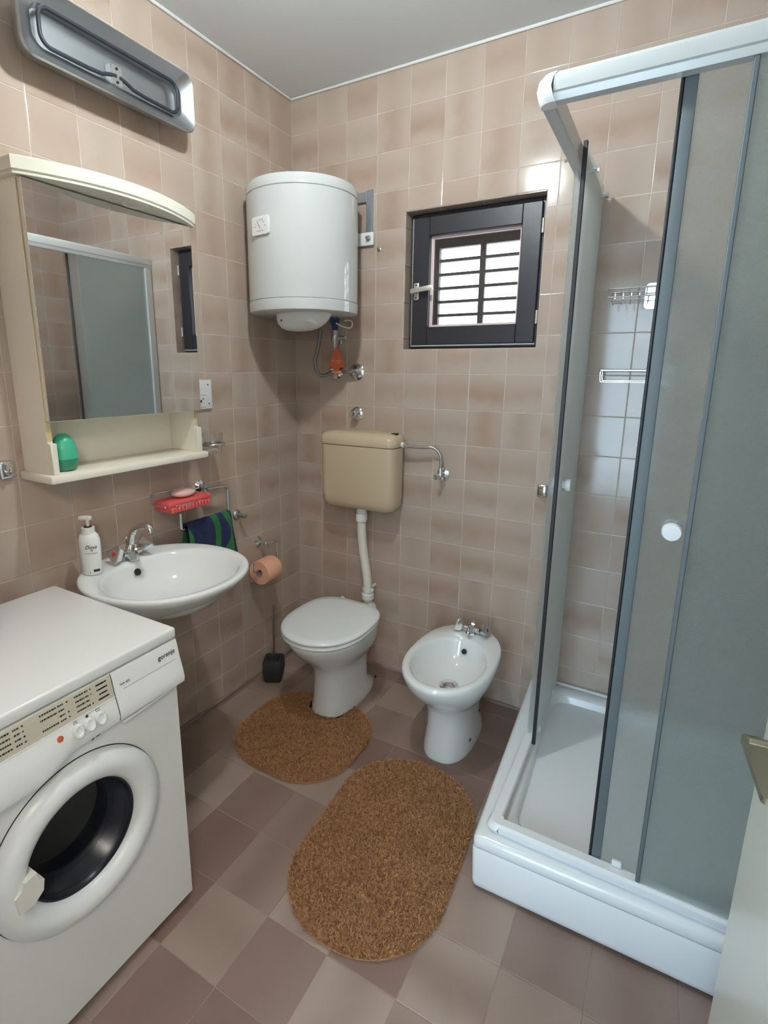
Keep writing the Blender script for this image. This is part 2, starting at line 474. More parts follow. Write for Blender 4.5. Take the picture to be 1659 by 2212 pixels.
while z > .012:
    rows.append((max(z - T, 0.0), z)); z -= T

MBK = Matrix(((1, 0, 0, 0), (0, 0, -1, 0), (0, 1, 0, 0), (0, 0, 0, 1)))          # back wall
MLW = Matrix(((0, 0, 1, 0), (-1 * -1, 0, 0, 0), (0, 1, 0, 0), (0, 0, 0, 1)))     # left wall: u = y
MRW = Matrix(((0, 0, -1, XR), (-1, 0, 0, 0), (0, 1, 0, 0), (0, 0, 0, 1)))        # right wall: u = -y
MFL = Matrix.Identity(4)

wb = MB()
wb.box(-WT, WX0, G, WT, -.1, ZC); wb.box(WX1, XR + WT, G, WT, -.1, ZC)
wb.box(WX0, WX1, G, WT, -.1, WZ0); wb.box(WX0, WX1, G, WT, WZ1, ZC)
wall_back = tag(wb.build('wall_back', 'grout', origin=(0, 0, 0), smooth=False), 'tiled bathroom wall with the small window and the water heater', 'wall', kind='structure')
for a, b in cells(V1, T, XR):
    for c, d in rows:
        place_tile(wall_back, MBK, a, b, c, d, 'wall_tile', .0024, (WX0 - .002, WX1 + .002, WZ0 - .002, WZ1 + .002))
wl = MB(); wl.box(-WT, -G, YF - .1, 0, -.1, ZC)
wall_left = tag(wl.build('wall_left', 'grout', origin=(0, 0, 0), smooth=False), 'tiled bathroom wall behind the washbasin and the mirror cabinet', 'wall', kind='structure')
for a, b in cells(L1, T, -YF):
    for c, d in rows:
        place_tile(wall_left, MLW, -b, -a, c, d, 'wall_tile', .0024)
wr = MB(); wr.box(XR + G, XR + WT, YF - .1, 0, -.1, ZC)
wall_right = tag(wr.build('wall_right', 'grout', origin=(0, 0, 0), smooth=False), 'tiled bathroom wall beside the shower, seen in the mirror', 'wall', kind='structure')
for a, b in cells(.15, T, -YF):
    for c, d in rows:
        place_tile(wall_right, MRW, a, b, c, d, 'wall_tile', .0024)
DX0, DX1, DZ = 1.06, 1.875, 2.05
wf = MB(); wf.box(-WT, DX0, YF - .1, YF, -.1, ZC); wf.box(DX1, XR + WT, YF - .1, YF, -.1, ZC); wf.box(DX0, DX1, YF - .1, YF, DZ, ZC)
m = mat('front_wall_tile', (.48, .37, .30), .25)
br = nd(m, 'ShaderNodeTexBrick'); br.offset = 0; br.inputs['Scale'].default_value = 1
br.inputs['Brick Width'].default_value = T; br.inputs['Row Height'].default_value = T; br.inputs['Mortar Size'].default_value = .001
br.inputs['Color1'].default_value = (.50, .395, .325, 1); br.inputs['Color2'].default_value = (.42, .30, .24, 1); br.inputs['Mortar'].default_value = (.62, .53, .46, 1)
tc = nd(m, 'ShaderNodeTexCoord'); mp = nd(m, 'ShaderNodeMapping'); mp.inputs['Rotation'].default_value = (PI / 2, 0, 0)
lk(m, tc.outputs['Object'], mp.inputs[0]); lk(m, mp.outputs[0], br.inputs[0]); lk(m, br.outputs[0], bsdf(m).inputs['Base Color'])
tag(wf.build('wall_front', 'front_wall_tile', origin=(0, 0, 0), smooth=False), 'tiled wall with the doorway the room is seen from', 'wall', kind='structure')
HA0, HA1, HYE = .55, 2.55, -3.65  # unseen hallway box, added to cut down daylight at the doorway
hw_mb = MB(); hw_mb.box(HA0 - .1, HA0, HYE, YF - .1, -.1, ZC); hw_mb.box(HA1, HA1 + .1, HYE, YF - .1, -.1, ZC); hw_mb.box(HA0 - .1, HA1 + .1, HYE - .1, HYE, -.1, ZC); hw_mb.box(HA0 - .1, HA1 + .1, HYE, YF - .1, ZC, ZC + .1)
tag(hw_mb.build('wall_hallway', 'ceiling_paint', origin=(0, 0, 0), smooth=False), 'unseen plain painted hallway added outside the bathroom door to dim daylight', 'wall', kind='structure')
fl = MB(); fl.box(-WT, XR + WT, HYE, WT, -.1, -G)
floor = tag(fl.build('floor', 'floor_grout', origin=(0, 0, 0), smooth=False), 'floor of brownish pink square ceramic tiles', 'floor', kind='structure')
FP, FX, FY = .198, .031, -.089
for a, b in cells(FX, FP, XR):
    for c, d in cells(-FY, FP, -YF):
        place_tile(floor, MFL, a, b, -d, -c, 'floor_tile', .0022)
ce = MB(); ce.box(-WT, XR + WT, YF - .1, WT, ZC, ZC + .1)
tag(ce.build('ceiling', 'ceiling_paint', origin=(0, 0, ZC), smooth=False), 'plain pale grey painted ceiling', 'ceiling', kind='structure')
def bead(name, x0, x1, y0, y1, z0, z1, m, label):
    tag(MB().bbox(x0, x1, y0, y1, z0, z1, .0025, 1).build(name, m), label, 'trim', kind='structure')
bead('trim_1', .0, XR, -.009, -.0005, ZC - .011, ZC - .0005, 'caulk', 'white caulk line along the ceiling above the window wall')
bead('trim_2', .0005, .009, YF, -.009, ZC - .011, ZC - .0005, 'caulk', 'white caulk line along the ceiling above the mirror wall')
bead('baseboard_left', .0005, .012, -1.98, -.001, .0, .012, 'floor_grout', 'thin grout strip along the floor under the washbasin')
bead('baseboard_back', .012, 1.235, -.012, -.0005, .0, .012, 'floor_grout', 'thin grout strip along the floor behind toilet and bidet')

# tiled reveal of the window (left, top) inside the hole
def reveal_strip(mb_box, name):
    return mb_box.build(name, 'grout', wall_back, smooth=False)
FY0 = .055    # face of the window frame
zs = [WZ0] + [r for r, _ in reversed(rows) if WZ0 + .01 < r < WZ1 - .01] + [WZ1]
MLR = Matrix(((0, 0, 1, WX0), (1, 0, 0, 0), (0, 1, 0, 0), (0, 0, 0, 1)))
for a, b in zip(zs, zs[1:]):
    place_tile(wall_back, MLR @ Matrix.Translation((0, 0, .003)), .002, FY0 + .02, a, b, 'wall_tile', .0024, name='reveal_tile')
xs = [WX0 + .003] + [V1 + T * k for k in range(15) if WX0 + .03 < V1 + T * k < WX1 - .01] + [WX1 - .002]
MTP = Matrix(((1, 0, 0, 0), (0, -1, 0, 0), (0, 0, -1, WZ1), (0, 0, 0, 1)))
for a, b in zip(xs, xs[1:]):
    place_tile(wall_back, MTP @ Matrix.Translation((0, 0, .003)), a, b, -FY0 - .02, -.002, 'wall_tile', .0024, name='reveal_tile')

# ------------------------------------------------------------------ window
win = thing('window_1', 'small square window with a dark wooden sash and shutter bars outside', 'window', ((WX0 + WX1) / 2, FY0, WZ0), kind='structure')
def ringframe(mb, x0, x1, z0, z1, w, y0, y1, r=.003):
    mb.bbox(x0, x0 + w, y0, y1, z0, z1, r, 1); mb.bbox(x1 - w, x1, y0, y1, z0, z1, r, 1)
    mb.bbox(x0 + w - .001, x1 - w + .001, y0, y1, z0, z0 + w, r, 1); mb.bbox(x0 + w - .001, x1 - w + .001, y0, y1, z1 - w, z1, r, 1)
    return mb
ox0, ox1, oz0, oz1 = WX0 + .006, WX1 - .004, WZ0 + .004, WZ1 - .006
ringframe(MB(), ox0, ox1, oz0, oz1, .022, FY0, FY0 + .06).build('outer_frame', 'window_wood', win)
sx0, sx1, sz0, sz1 = ox0 + .016, ox1 - .016, oz0 + .016, oz1 - .016
sash = ringframe(MB(), sx0, sx1, sz0, sz1, .074, FY0 - .016, FY0 + .03).build('sash', 'window_wood', win)
ringframe(MB(), sx0 + .070, sx1 - .070, sz0 + .070, sz1 - .070, .014, FY0 + .008, FY0 + .020, .002).build('sunlit_bead', 'outer_reveal', sash)  # pale ring imitating the sunlit strip of the outer reveal
MB().box(sx0 + .072, sx1 - .072, FY0 + .021, FY0 + .025, sz0 + .072, sz1 - .072).build('pane', 'window_glass', sash, smooth=False)
MB().bbox(sx0 - .0045, sx0 - .0005, FY0 - .013, FY0 + .004, sz0, sz1, .001, 1).build('seal', 'seal_strip', sash)
MB().bbox(sx0 - .004, sx1 + .004, FY0 - .012, FY0 + .004, sz0 - .007, sz0 - .001, .001, 1).build('seal', 'seal_strip', sash)
hz = 1.815; hx = sx0 + .022
h = MB().bbox(hx - .012, hx + .012, FY0 - .024, FY0 - .0155, hz - .035, hz + .035, .003, 2).build('handle_plate', 'handle_metal', sash)
for dz in (-.026, .026):
    MB().lathe([(.0035, 0), (.0035, .002)], frame((hx, FY0 - .0235, hz + dz), (0, -1, 0)), 12).build('screw', 'gap_dark', h)
lv = MB().lathe([(.009, 0), (.009, .02)], frame((hx, FY0 - .024, hz), (0, -1, 0)), 16)
ang = math.radians(7)
Mh = Matrix.Translation((hx, FY0 - .048, hz)) @ Matrix.Rotation(-ang, 4, 'Y')
lv.bbox(-.016, .085, -.006, .006, -.010, .010, .003, 2, Mh)
lv.build('lever', 'handle_metal', h)
for zz in (1.69, 2.02):
    MB().lathe([(.006, 0), (.006, .05)], frame((sx1 + .006, FY0 - .016, zz - .025)), 12).build('hinge', 'handle_metal', win)
# louvred shutter outside the glass
shy = .17
shm = ringframe(MB(), WX0 + .004, WX1 - .004, WZ0 + .004, WZ1 - .004, .085, shy, shy + .03)
shm.bbox(WX0 + .08, WX1 - .08, shy, shy + .03, WZ1 - .122, WZ1 - .086, .003, 1)
sh = shm.build('shutter_frame', 'shutter_wood', win)
ix0, ix1, iz0, iz1 = WX0 + .089, WX1 - .089, WZ0 + .089, WZ1 - .122
MB().bbox((ix0 + ix1) / 2 - .012, (ix0 + ix1) / 2 + .012, shy + .002, shy + .022, iz0, iz1, .002, 1).build('mullion', 'shutter_wood', sh)
for k in range(6):
    zz = iz0 + (iz1 - iz0) * (k + .12) / 6
    for a, b in ((ix0, (ix0 + ix1) / 2 - .009), ((ix0 + ix1) / 2 + .009, ix1)):
        MB().bbox(a, b, shy + .006, shy + .026, zz - .006, zz + .006, .001, 1).build('slat', 'shutter_wood', sh)
ringframe(MB(), WX0 - .001, WX1 + .001, WZ0 - .001, WZ1 + .001, .004, FY0 + .062, WT - .002, .0005).build('outer_reveal', 'outer_reveal', win)

# ------------------------------------------------------------------ door of the room (open, at the right edge)
fe = Vector((1.800, -1.300)); hg = Vector((1.868, -2.185))
dd = (hg - fe).normalized(); dn = Vector((dd.y, -dd.x))       # dn points to -x (into the room)
if dn.x > 0: dn = -dn
L_ = (hg - fe).length
Md = Matrix(((dd.x, dn.x, 0, fe.x), (dd.y, dn.y, 0, fe.y), (0, 0, 1, 0), (0, 0, 0, 1)))   # local x to the hinge, y out of the face
door = thing('door_1', 'cream painted door leaf standing open beside the shower', 'door', (hg.x, hg.y, 0), kind='structure')
leaf = MB().bbox(0, L_, -.04, 0, .008, 2.02, .002, 1, Md).build('leaf', 'door_paint', door)
hd = MB().bbox(.050, .088, -.001, .006, .975, 1.06, .004, 2, Md).build('handle_plate', 'brass_plate', leaf)
lev = MB().lathe([(.010, 0), (.010, .030)], Md @ frame((.068, .005, .995), (0, 1, 0)), 16)
pl = rrect(.125, .026, .007, 4)
lev.extrude(pl, .009, Md @ Matrix.Translation((.118, .028, .991)))
lev.build('lever', 'brass_plate', hd)
MB().lathe([(.010, 0), (.011, .003), (.008, .004)], Md @ frame((.012, .0, .935), (0, 1, 0)), 20).build('keyhole_ring', 'white_plastic', leaf)
MB().lathe([(.0075, 0), (.0075, .0052)], Md @ frame((.012, .0, .935), (0, 1, 0)), 20).build('keyhole', 'gap_dark', leaf)
tr_ = MB(); tr_.bbox(DX1 - .0, DX1 + .06, YF - .1, YF + .012, 0, DZ + .06, .003, 1); tr_.bbox(DX0 - .06, DX0, YF - .1, YF + .012, 0, DZ + .06, .003, 1); tr_.bbox(DX0 - .0, DX1, YF - .1, YF + .012, DZ, DZ + .06, .003, 1)
tag(tr_.build('trim_3', 'door_paint'), 'cream painted casing around the doorway', 'trim', kind='structure')

# ------------------------------------------------------------------ ceiling lamp (out of frame, mirrored in the tiles)
lamp = thing('ceiling_lamp', 'ceiling lamp with a shallow white shade and a round bulb', 'lamp', (LAMP_POS[0], LAMP_POS[1], ZC))
MB().lathe([(.030, -.0005), (.030, -.075), (.060, -.090), (.105, -.108), (.108, -.114), (.104, -.114), (.058, -.096), (0, -.090)], Matrix.Translation((LAMP_POS[0], LAMP_POS[1], ZC)), 40).build('shade', 'white_plastic', lamp)
MB().sphere(LAMP_POS, .042, 20, 12).build('bulb', 'lamp_glow', lamp)

hl = thing('hallway_fill_lamp', 'unseen globe lamp added as warm fill behind the doorway', 'lamp', (2.15, -3.0, ZC))  # added fill lamp, warms surfaces on the left side
MB().lathe([(.05, -.0005), (.05, -.02), (.02, -.03), (.02, -.13)], Matrix.Translation((2.15, -3.0, ZC)), 24).build('fill_lamp_rose', 'white_plastic', hl)
MB().sphere((2.15, -3.0, ZC - .24), .115, 20, 12).build('globe', 'hall_fill_glow', hl)

# ------------------------------------------------------------------ shower tray
def warp(mb):
    for v in mb.v:
        k = 1 + v.y / .915            # 0 at the front edge, 1 at the back wall
        w = max(0, min(1, (v.x - 1.279) / .86))
        v.x += -.040 * k * (1 - w)
        v.y += .022 * w * max(0, min(1, -v.y / .915))
    return mb
TX0, TX1, TY0, TH = 1.279, 2.134, -.918, .185
def tray_ring(inset, z, r, inx=None):
    x0, x1, y0, y1 = TX0 + inset, TX1 - .004, TY0 + inset, -.006
    if inx: x1 = TX1 - inx; y1 = -inx
    w, h_ = x1 - x0, y1 - y0
    return [(x0 + w / 2 + px, y0 + h_ / 2 + py, z) for px, py in rrect(w, h_, r, 6)]
tray = thing('shower_tray', 'square white acrylic shower tray with a raised front panel', 'shower tray', (1.70, -.46, 0))
tm = MB(); tm.loft([tray_ring(.004, .150, .012), tray_ring(.002, .155, .014), tray_ring(.003, .176, .016), tray_ring(.010, TH, .02), tray_ring(.02, TH + .002, .02),
                    tray_ring(.088, TH, .05, .055), tray_ring(.098, TH - .012, .06, .066), tray_ring(.112, TH - .085, .08, .08), tray_ring(.15, TH - .118, .10, .12), tray_ring(.25, TH - .122, .12, .22)], False, True)
warp(tm).build('basin', 'acrylic', tray, ang=60)
ta = MB(); ta.loft([tray_ring(.010, .012, .012), tray_ring(.006, .004 + .012, .014), tray_ring(.004, .03, .014), tray_ring(.001, .142, .014), tray_ring(.004, .1485, .012)], True, True)
warp(ta).build('front_panel', 'acrylic', tray, ang=60)
tf = MB(); tf.loft([tray_ring(.02, .0, .012), tray_ring(.02, .013, .012)], True, True)
warp(tf).build('base', 'gap_dark', tray)
dr = MB().lathe([(.045, 0), (.045, .004), (.03, .006), (.0, .006)], Matrix.Translation((1.78, -.45, TH - .122)), 28).build('drain', 'chrome', tray)
cb = MB(); cb.tube([(1.345, -.008, TH + .004), (TX1 - .01, -.008, TH + .004)], .007, 8)
cb.build('silicone_bead', 'caulk', tray)

# ------------------------------------------------------------------ shower enclosure
sho = thing('shower_enclosure', 'corner shower enclosure with white rails and frosted sliding glass doors', 'shower', (1.33, -.87, TH))
RZ0, RZ1 = 2.036, 2.090
RX, RY = 1.312, -.882             # outer faces of the side and front rails
def rail_prof(z0, z1, d):         # (depth inwards, z) outline; bulged outer face
    h = z1 - z0
    return [(0.005, z0), (.003, z0 + h * .10), (.001, z0 + h * .26), (.003, z0 + h * .29), (-.001, z0 + h * .33), (-.003, z0 + h * .6), (-.001, z1 - h * .15), (.006, z1), (d - .004, z1), (d, z1 - .004), (d, z0 + .004), (d - .003, z0)]
def rail_front(x0, x1, z0, z1, d, name, m='rail_white'):
    pr = rail_prof(z0, z1, d); mb = MB()
    mb.loft([[(x, RY + a, z) for a, z in pr] for x in (x0, x1)])
    return mb.build(name, m, sho, ang=30)
def rail_side(y0, y1, z0, z1, d, name, m='rail_white'):
    pr = rail_prof(z0, z1, d); mb = MB()
    mb.loft([[(RX + a, y, z) for a, z in pr] for y in (y0, y1)])
    return mb.build(name, m, sho, ang=30)
rail_front(RX + .032, TX1 - .003, RZ0, RZ1, .032, 'top_rail')
rail_side(RY + .032, -.004, RZ0, RZ1, .032, 'top_rail')
def corner_cap(z0, z1, name):
    mb = MB(); pts = []
    rings = []
    for off, z in ((.003, z0), (-.001, z0 + .008), (-.006, (z0 + z1) / 2), (-.003, z1 - .010), (.004, z1 + .001)):
        r = .026
        p = [(RX + off + .034, RY + off), (RX + off + .034, RY + .036), (RX + .036, RY + .036), (RX + .036, RY + off + .034), (RX + off, RY + off + .034)]
        p += [(RX + off + r - r * math.cos(math.radians(a)), RY + off + r - r * math.sin(math.radians(a))) for a in range(0, 91, 15)]
        rings.append([(x, y, z) for x, y in p])
    mb.loft(rings)
    return mb.build(name, 'white_plastic', sho, ang=35)
corner_cap(RZ0 - .001, RZ1, 'corner_cap')
BZ0, BZ1 = TH + .002, TH + .036
rail_front(RX + .032, TX1 - .003, BZ0, BZ1, .034, 'bottom_rail', m='acrylic')
rail_side(RY + .032, -.004, BZ0, BZ1, .034, 'bottom_rail', m='acrylic')
corner_cap(BZ0, BZ1, 'corner_cap')
MB().bbox(RX + .002, RX + .034, -.045, -.003, BZ1, RZ0, .003, 1).build('wall_profile', 'rail_white', sho)
MB().bbox(TX1 - .045, TX1 - .003, RY + .002, RY + .034, BZ1, RZ0, .003, 1).build('wall_profile', 'rail_white', sho)
def glass(name, x0, x1, y0, y1, z0, z1):
    return MB().bbox(x0, x1, y0, y1, z0, z1, .0012, 1).build(name, 'frosted_glass', sho)
# front side: fixed pane and the sliding door pushed to the right
fp = glass('fixed_panel', 1.695, TX1 - .02, RY + .010, RY + .016, BZ1 - .012, RZ0 + .01)
MB().bbox(1.690, 1.700, RY + .006, RY + .020, BZ1, RZ0, .002, 1).build('edge_strip', 'door_profile', fp)
fd = glass('sliding_door', 1.586, 2.02, RY + .037, RY + .043, BZ1 - .018, RZ1 - .006)
MB().bbox(1.577, 1.5835, RY + .034, RY + .046, BZ1 - .018, RZ1 - .006, .002, 1).build('door_seal', 'black_rubber', fd)
MB().bbox(1.5835, 1.607, RY + .0345, RY + .0455, BZ1 - .018, RZ1 - .006, .003, 2).build('edge_profile', 'door_profile', fd)
def knob(pos, axis, par, s=1):
    M_ = frame(pos, axis)
    MB().lathe([(.013, 0), (.013, .006), (.0185, .010), (.0205, .016), (.0205, .022), (.018, .026), (.0, .0265)], M_, 28).build('knob', 'white_plastic', par)
knob((1.665, RY + .037, 1.138), (0, -1, 0), fd); knob((1.665, RY + .043, 1.138), (0, 1, 0), fd)
def hook_guide(par, M_):
    MB().bbox(-.012, .012, 0, .010, 0, .018, .003, 2, M_).build('guide', 'white_plastic', par)
hook_guide(fd, Matrix.Translation((1.645, RY + .024, BZ1 + .001)))
# left side: fixed pane and the sliding door pushed to the wall
lp_ = glass('fixed_panel', RX + .010, RX + .016, -.44, -.012, BZ1 - .012, RZ0 + .01)
ld = glass('sliding_door', RX + .037, RX + .043, -.470, -.055, BZ1 - .010, RZ1 + .006)
MB().bbox(RX + .034, RX + .046, -.4795, -.470, BZ1 - .010, RZ1 + .006, .002, 1).build('door_seal', 'black_rubber', ld)
knob((RX + .037, -.372, 1.12), (-1, 0, 0), ld); knob((RX + .043, -.372, 1.12), (1, 0, 0), ld)
for y in (-.36, -.10):
    MB().lathe([(.011, 0), (.011, .004), (.008, .005), (.008, .014), (.009, .015), (.009, .022), (0, .023)], frame((RX + .043, y, RZ1 - .035), (1, 0, 0)), 8).build('roller_bolt', 'chrome', ld)
    hook_guide(ld, Matrix.Translation((RX + .05, y - .05, BZ1 + .004)) @ Matrix.Rotation(PI / 2, 4, 'Z'))

# ------------------------------------------------------------------ chrome shelves inside the shower
sk = thing('wire_shelf', 'chrome wire rack with hooks on the tiles inside the shower', 'shower rack', (1.54, 0, 1.73))
w = MB(); sz = 1.757; sd = .105; xa, xb = 1.405, 1.69
w.tube([(xa, -.006, sz), (xa, -sd, sz), (xb, -sd, sz), (xb, -.006, sz), (xa, -.006, sz)], .0028, 8)
w.tube([(xa, -.006, sz - .026), (xa, -sd + .012, sz - .026), (xb, -sd + .012, sz - .026), (xb, -.006, sz - .026), (xa, -.006, sz - .026)], .0025, 8)
w.build('frame', 'chrome', sk)
for k in range(11):
    x = xa + .014 + k * .026
    MB().tube([(x, -.006, sz), (x, -.006, sz - .024), (x, -sd + .012, sz - .024), (x, -sd, sz)], .0016, 6).build('wire', 'chrome', sk)
for k in range(10):
    x = xa + .02 + k * .026
    MB().tube(smooth_path([(x, -sd + .010, sz - .026), (x, -sd + .008, sz - .050), (x, -sd - .004, sz - .055), (x, -sd - .012, sz - .044)], 2), .0016, 6).build('hook', 'chrome', sk)
MB().extrude(rrect(.062, .085, .014, 5), .014, frame((1.545, -.001, 1.738), (0, -1, 0), (1, 0, 0))).build('wall_plate', 'chrome', sk)
s2 = thing('soap_rack', 'flat chrome soap rack on the shower tiles below the wire rack', 'shower rack', (1.53, 0, 1.46))
sz = 1.487
w = MB()
w.bbox(1.402, 1.66, -.10, -.094, sz - .004, sz + .004, .002, 1); w.bbox(1.402, 1.408, -.10, -.002, sz - .004, sz + .004, .002, 1)
w.bbox(1.654, 1.66, -.10, -.002, sz - .004, sz + .004, .002, 1); w.bbox(1.402, 1.66, -.006, -.0005, sz - .005, sz + .005, .002, 1)
w.build('frame', 'steel', s2)
for dy, dz in ((-.085, -.040), (-.02, -.036)):
    MB().tube(smooth_path([(1.404, dy, sz), (1.405, dy, sz + dz), (1.412, dy, sz + dz), (1.648, dy, sz + dz), (1.656, dy, sz + dz), (1.657, dy, sz)], 2), .0018, 6).build('wire', 'chrome', s2)

# ------------------------------------------------------------------ water heater
HX, HR = .232, .2275; HY = -HR - .016
HB, HT = 1.707, 2.197
wh = thing('water_heater', 'white cylindrical electric water heater hung in the corner', 'water heater', (HX, HY, HB))
Mh = Matrix.Translation((HX, HY, 0))
MB().lathe([(HR - .003, HB + .047), (HR, HB + .050), (HR, HT - .046), (HR - .003, HT - .043)], Mh, 72, False, False).build('tank', 'boiler_enamel', wh)
MB().lathe([(HR - .012, HB), (HR, HB + .006), (HR + .0015, HB + .02), (HR + .0015, HB + .044), (HR - .004, HB + .048)], Mh, 72, True, True).build('bottom_rim', 'boiler_enamel', wh)
MB().lathe([(HR - .004, HT - .045), (HR + .0015, HT - .041), (HR + .0015, HT - .014), (HR - .006, HT - .003), (HR - .03, HT), (0, HT + .004)], Mh, 72, True, True).build('top_rim', 'boiler_enamel', wh)
# thermostat cover under the tank
cv = []
for t, sc in ((0, 1.0), (.02, .97), (.038, .88), (.055, .70), (.064, .50), (.068, .25)):
    cv.append([(HX + .045 + .125 * sc * math.cos(2 * PI * j / 36) - .02 * t / .06, HY - .065 + .085 * sc * math.sin(2 * PI * j / 36), HB + .001 - t) for j in range(36)])
tcv = MB().loft(cv).build('thermostat_cover', 'white_plastic', wh, ang=60)
MB().lathe([(.040, 0), (.040, .016), (.032, .034), (.015, .042), (0, .043)], Matrix.Translation((HX + .095, HY - .085, HB - .016)) @ Matrix.Rotation(math.radians(155), 4, 'X'), 24).build('dial', 'white_plastic', tcv)
MB().lathe([(.0035, 0), (.0035, .003)], frame((HX - .012, HY - .1415, HB - .028), (-.3, -1, -.35)), 12).build('pilot_hole', 'gap_dark', tcv)
# temperature gauge on the curved face
ga = math.radians(-98)
gn = Vector((math.cos(ga), math.sin(ga), 0)); gp = Vector((HX, HY, 2.018)) + gn * (HR - .002)
Mg = frame(gp, gn, Vector((-gn.y, gn.x, 0))) @ Matrix.Diagonal((1.32, 1.3, 1, 1))
# local x along the wall to the right
gauge = MB().extrude(rrect(.068, .050, .006, 4), .010, Mg).build('gauge', 'white_plastic', wh)
MB().extrude(rrect(.058, .040, .003, 3), .0008, Mg @ Matrix.Translation((0, 0, .0098))).build('gauge_face', 'seat_plastic', gauge)
nd_ = MB(); nd_.extrude([(-.0012, -.002), (.0012, -.002), (-.0095, .017), (-.0105, .0165)], .001, Mg @ Matrix.Translation((.001, -.006, .0106))); nd_.build('needle', 'red_dot', gauge)
gk = MB()
for a, l in ((170, .006), (150, .003), (120, .002), (90, .003), (62, .007), (38, .004), (8, .007)):
    c, s = math.cos(math.radians(a)), math.sin(math.radians(a))
    gk.extrude([(-.0008, 0), (.0008, 0), (.0008, l), (-.0008, l)], .0006, Mg @ Matrix.Translation((.001 + c * .019, -.006 + s * .019, .0106)) @ Matrix.Rotation(math.radians(a - 90), 4, 'Z'))
gk.tube([(Mg @ Vector((.001 + .0215 * math.cos(math.radians(a)), -.006 + .0215 * math.sin(math.radians(a)), .0108))) for a in range(40, 141, 10)], .0004, 5)
gk.extrude([(-.012, -.016), (.004, -.016), (.004, -.0145), (-.012, -.0145)], .0006, Mg @ Matrix.Translation((0, 0, .0106)))
gk.extrude([(.006, -.0145), (.015, -.0165), (.015, -.015), (.006, -.013)], .0006, Mg @ Matrix.Translation((0, 0, .0106)))
gk.build('scale', 'grey_ink', gauge)
# wall brackets
bk = MB(); bk.bbox(.400, .430, -.013, -.0005, 2.03, 2.235, .0015, 1); bk.bbox(.30, .402, -.016, -.004, 2.188, 2.228, .0015, 1)
bk.build('bracket', 'galvanised', wh)
bt = MB().bbox(.33, .441, -.020, -.010, 2.012, 2.066, .006, 2).build('fixing_tab', 'white_plastic', wh)
MB().lathe([(.013, 0), (.013, .002), (.009, .003), (.009, .012), (.006, .015), (.006, .022), (0, .023)], frame((.418, -.019, 2.040), (0, -1, 0)), 6).build('bolt', 'steel', bt)
# cold side fitting with safety valve
inlet = Vector((.278, -.075, HB))
MB().lathe([(.024, .0), (.024, -.016), (.016, -.030), (.016, -.050)], Matrix.Translation(inlet), 6).build('inlet_collar', 'blue_plastic', wh)
sv = MB().lathe([(.014, -.050), (.014, -.06), (.016, -.065), (.016, -.10), (.012, -.105), (.012, -.118), (.009, -.122), (.009, -.14)], Matrix.Translation(inlet), 20)
sv.tube([inlet + Vector((.01, 0, -.082)), inlet + Vector((.030, 0, -.084)), inlet + Vector((.056, 0, -.082))], .008, 12, radii=[.006, .011, .008])
sv.tube([inlet + Vector((.034, 0, -.085)), inlet + Vector((.034, 0, -.108))], .0045, 10)
sv.build('safety_valve', 'steel', wh)
cz = 1.474
MB().tube(smooth_path([inlet + Vector((0, 0, -.135)), inlet + Vector((-.002, .0, -.18)), inlet + Vector((-.006, 0, -.215)), (.262, -.050, cz + .012), (.300, -.045, cz - .002), (.352, -.034, cz)], 3), .0075, 12).build('hose', 'braided_hose', wh)
MB().tube(smooth_path([(.205, -.085, HB - .045), (.203, -.085, HB - .075), (.185, -.083, HB - .14), (.163, -.078, HB - .19), (.176, -.07, cz - .01), (.205, -.055, cz - .022), (.238, -.03, cz + .004), (.240, -.014, cz + .004)], 3), .0085, 12).build('hose', 'braided_hose', wh)
MB().tube(smooth_path([(.30, -.10, HB - .02), (.325, -.085, HB - .035), (.365, -.07, HB - .045), (.368, -.07, HB - .008), (.33, -.075, HB - .008)], 3), .0035, 8).build('cable', 'old_white_plastic', wh)
def flange(name, pos, axis, r, label, cat, prof=None, material='chrome', group=None):
    p = prof or [(r, 0), (r, .003), (r * .8, .008), (r * .45, .011), (r * .45, .022), (r * .34, .026), (r * .34, .034), (0, .035)]
    return tag(MB().lathe(p, frame(pos, axis), 32).build(name, material), label, cat, group)
for px, nm in ((.238, 'round chrome wall flange behind the orange tree'), (.352, 'round chrome wall flange right of the orange tree')):
    flange('pipe_flange', (px, -.0002, cz + (.003 if px < .3 else 0)), (0, -1, 0), .038, nm + ' under the water heater', 'pipe flange', group='flanges under the water heater')
flange('pipe_stub', (.355, -.0002, 1.283), (0, -1, 0), .024, 'capped chrome pipe stub on the tiles above the beige cistern', 'pipe stub',
       [(.031, 0), (.031, .003), (.024, .009), (.013, .011), (.013, .030), (.018, .032), (.018, .046), (.014, .050), (0, .051)])
flange('wall_screw', (.461, -.0002, 1.995), (0, -1, 0), .01, 'small screw head in the tiles between heater and window', 'screw',
       [(.009, 0), (.009, .002), (.006, .003), (.006, .010), (0, .011)], 'steel')
flange('wall_plug', (1.213, -.0002, 2.214), (0, -1, 0), .006, 'tiny screw hole plug in the tile above the window corner', 'screw',
       [(.006, 0), (.005, .001), (.002, .0012), (0, .0008)], 'stone_grey')
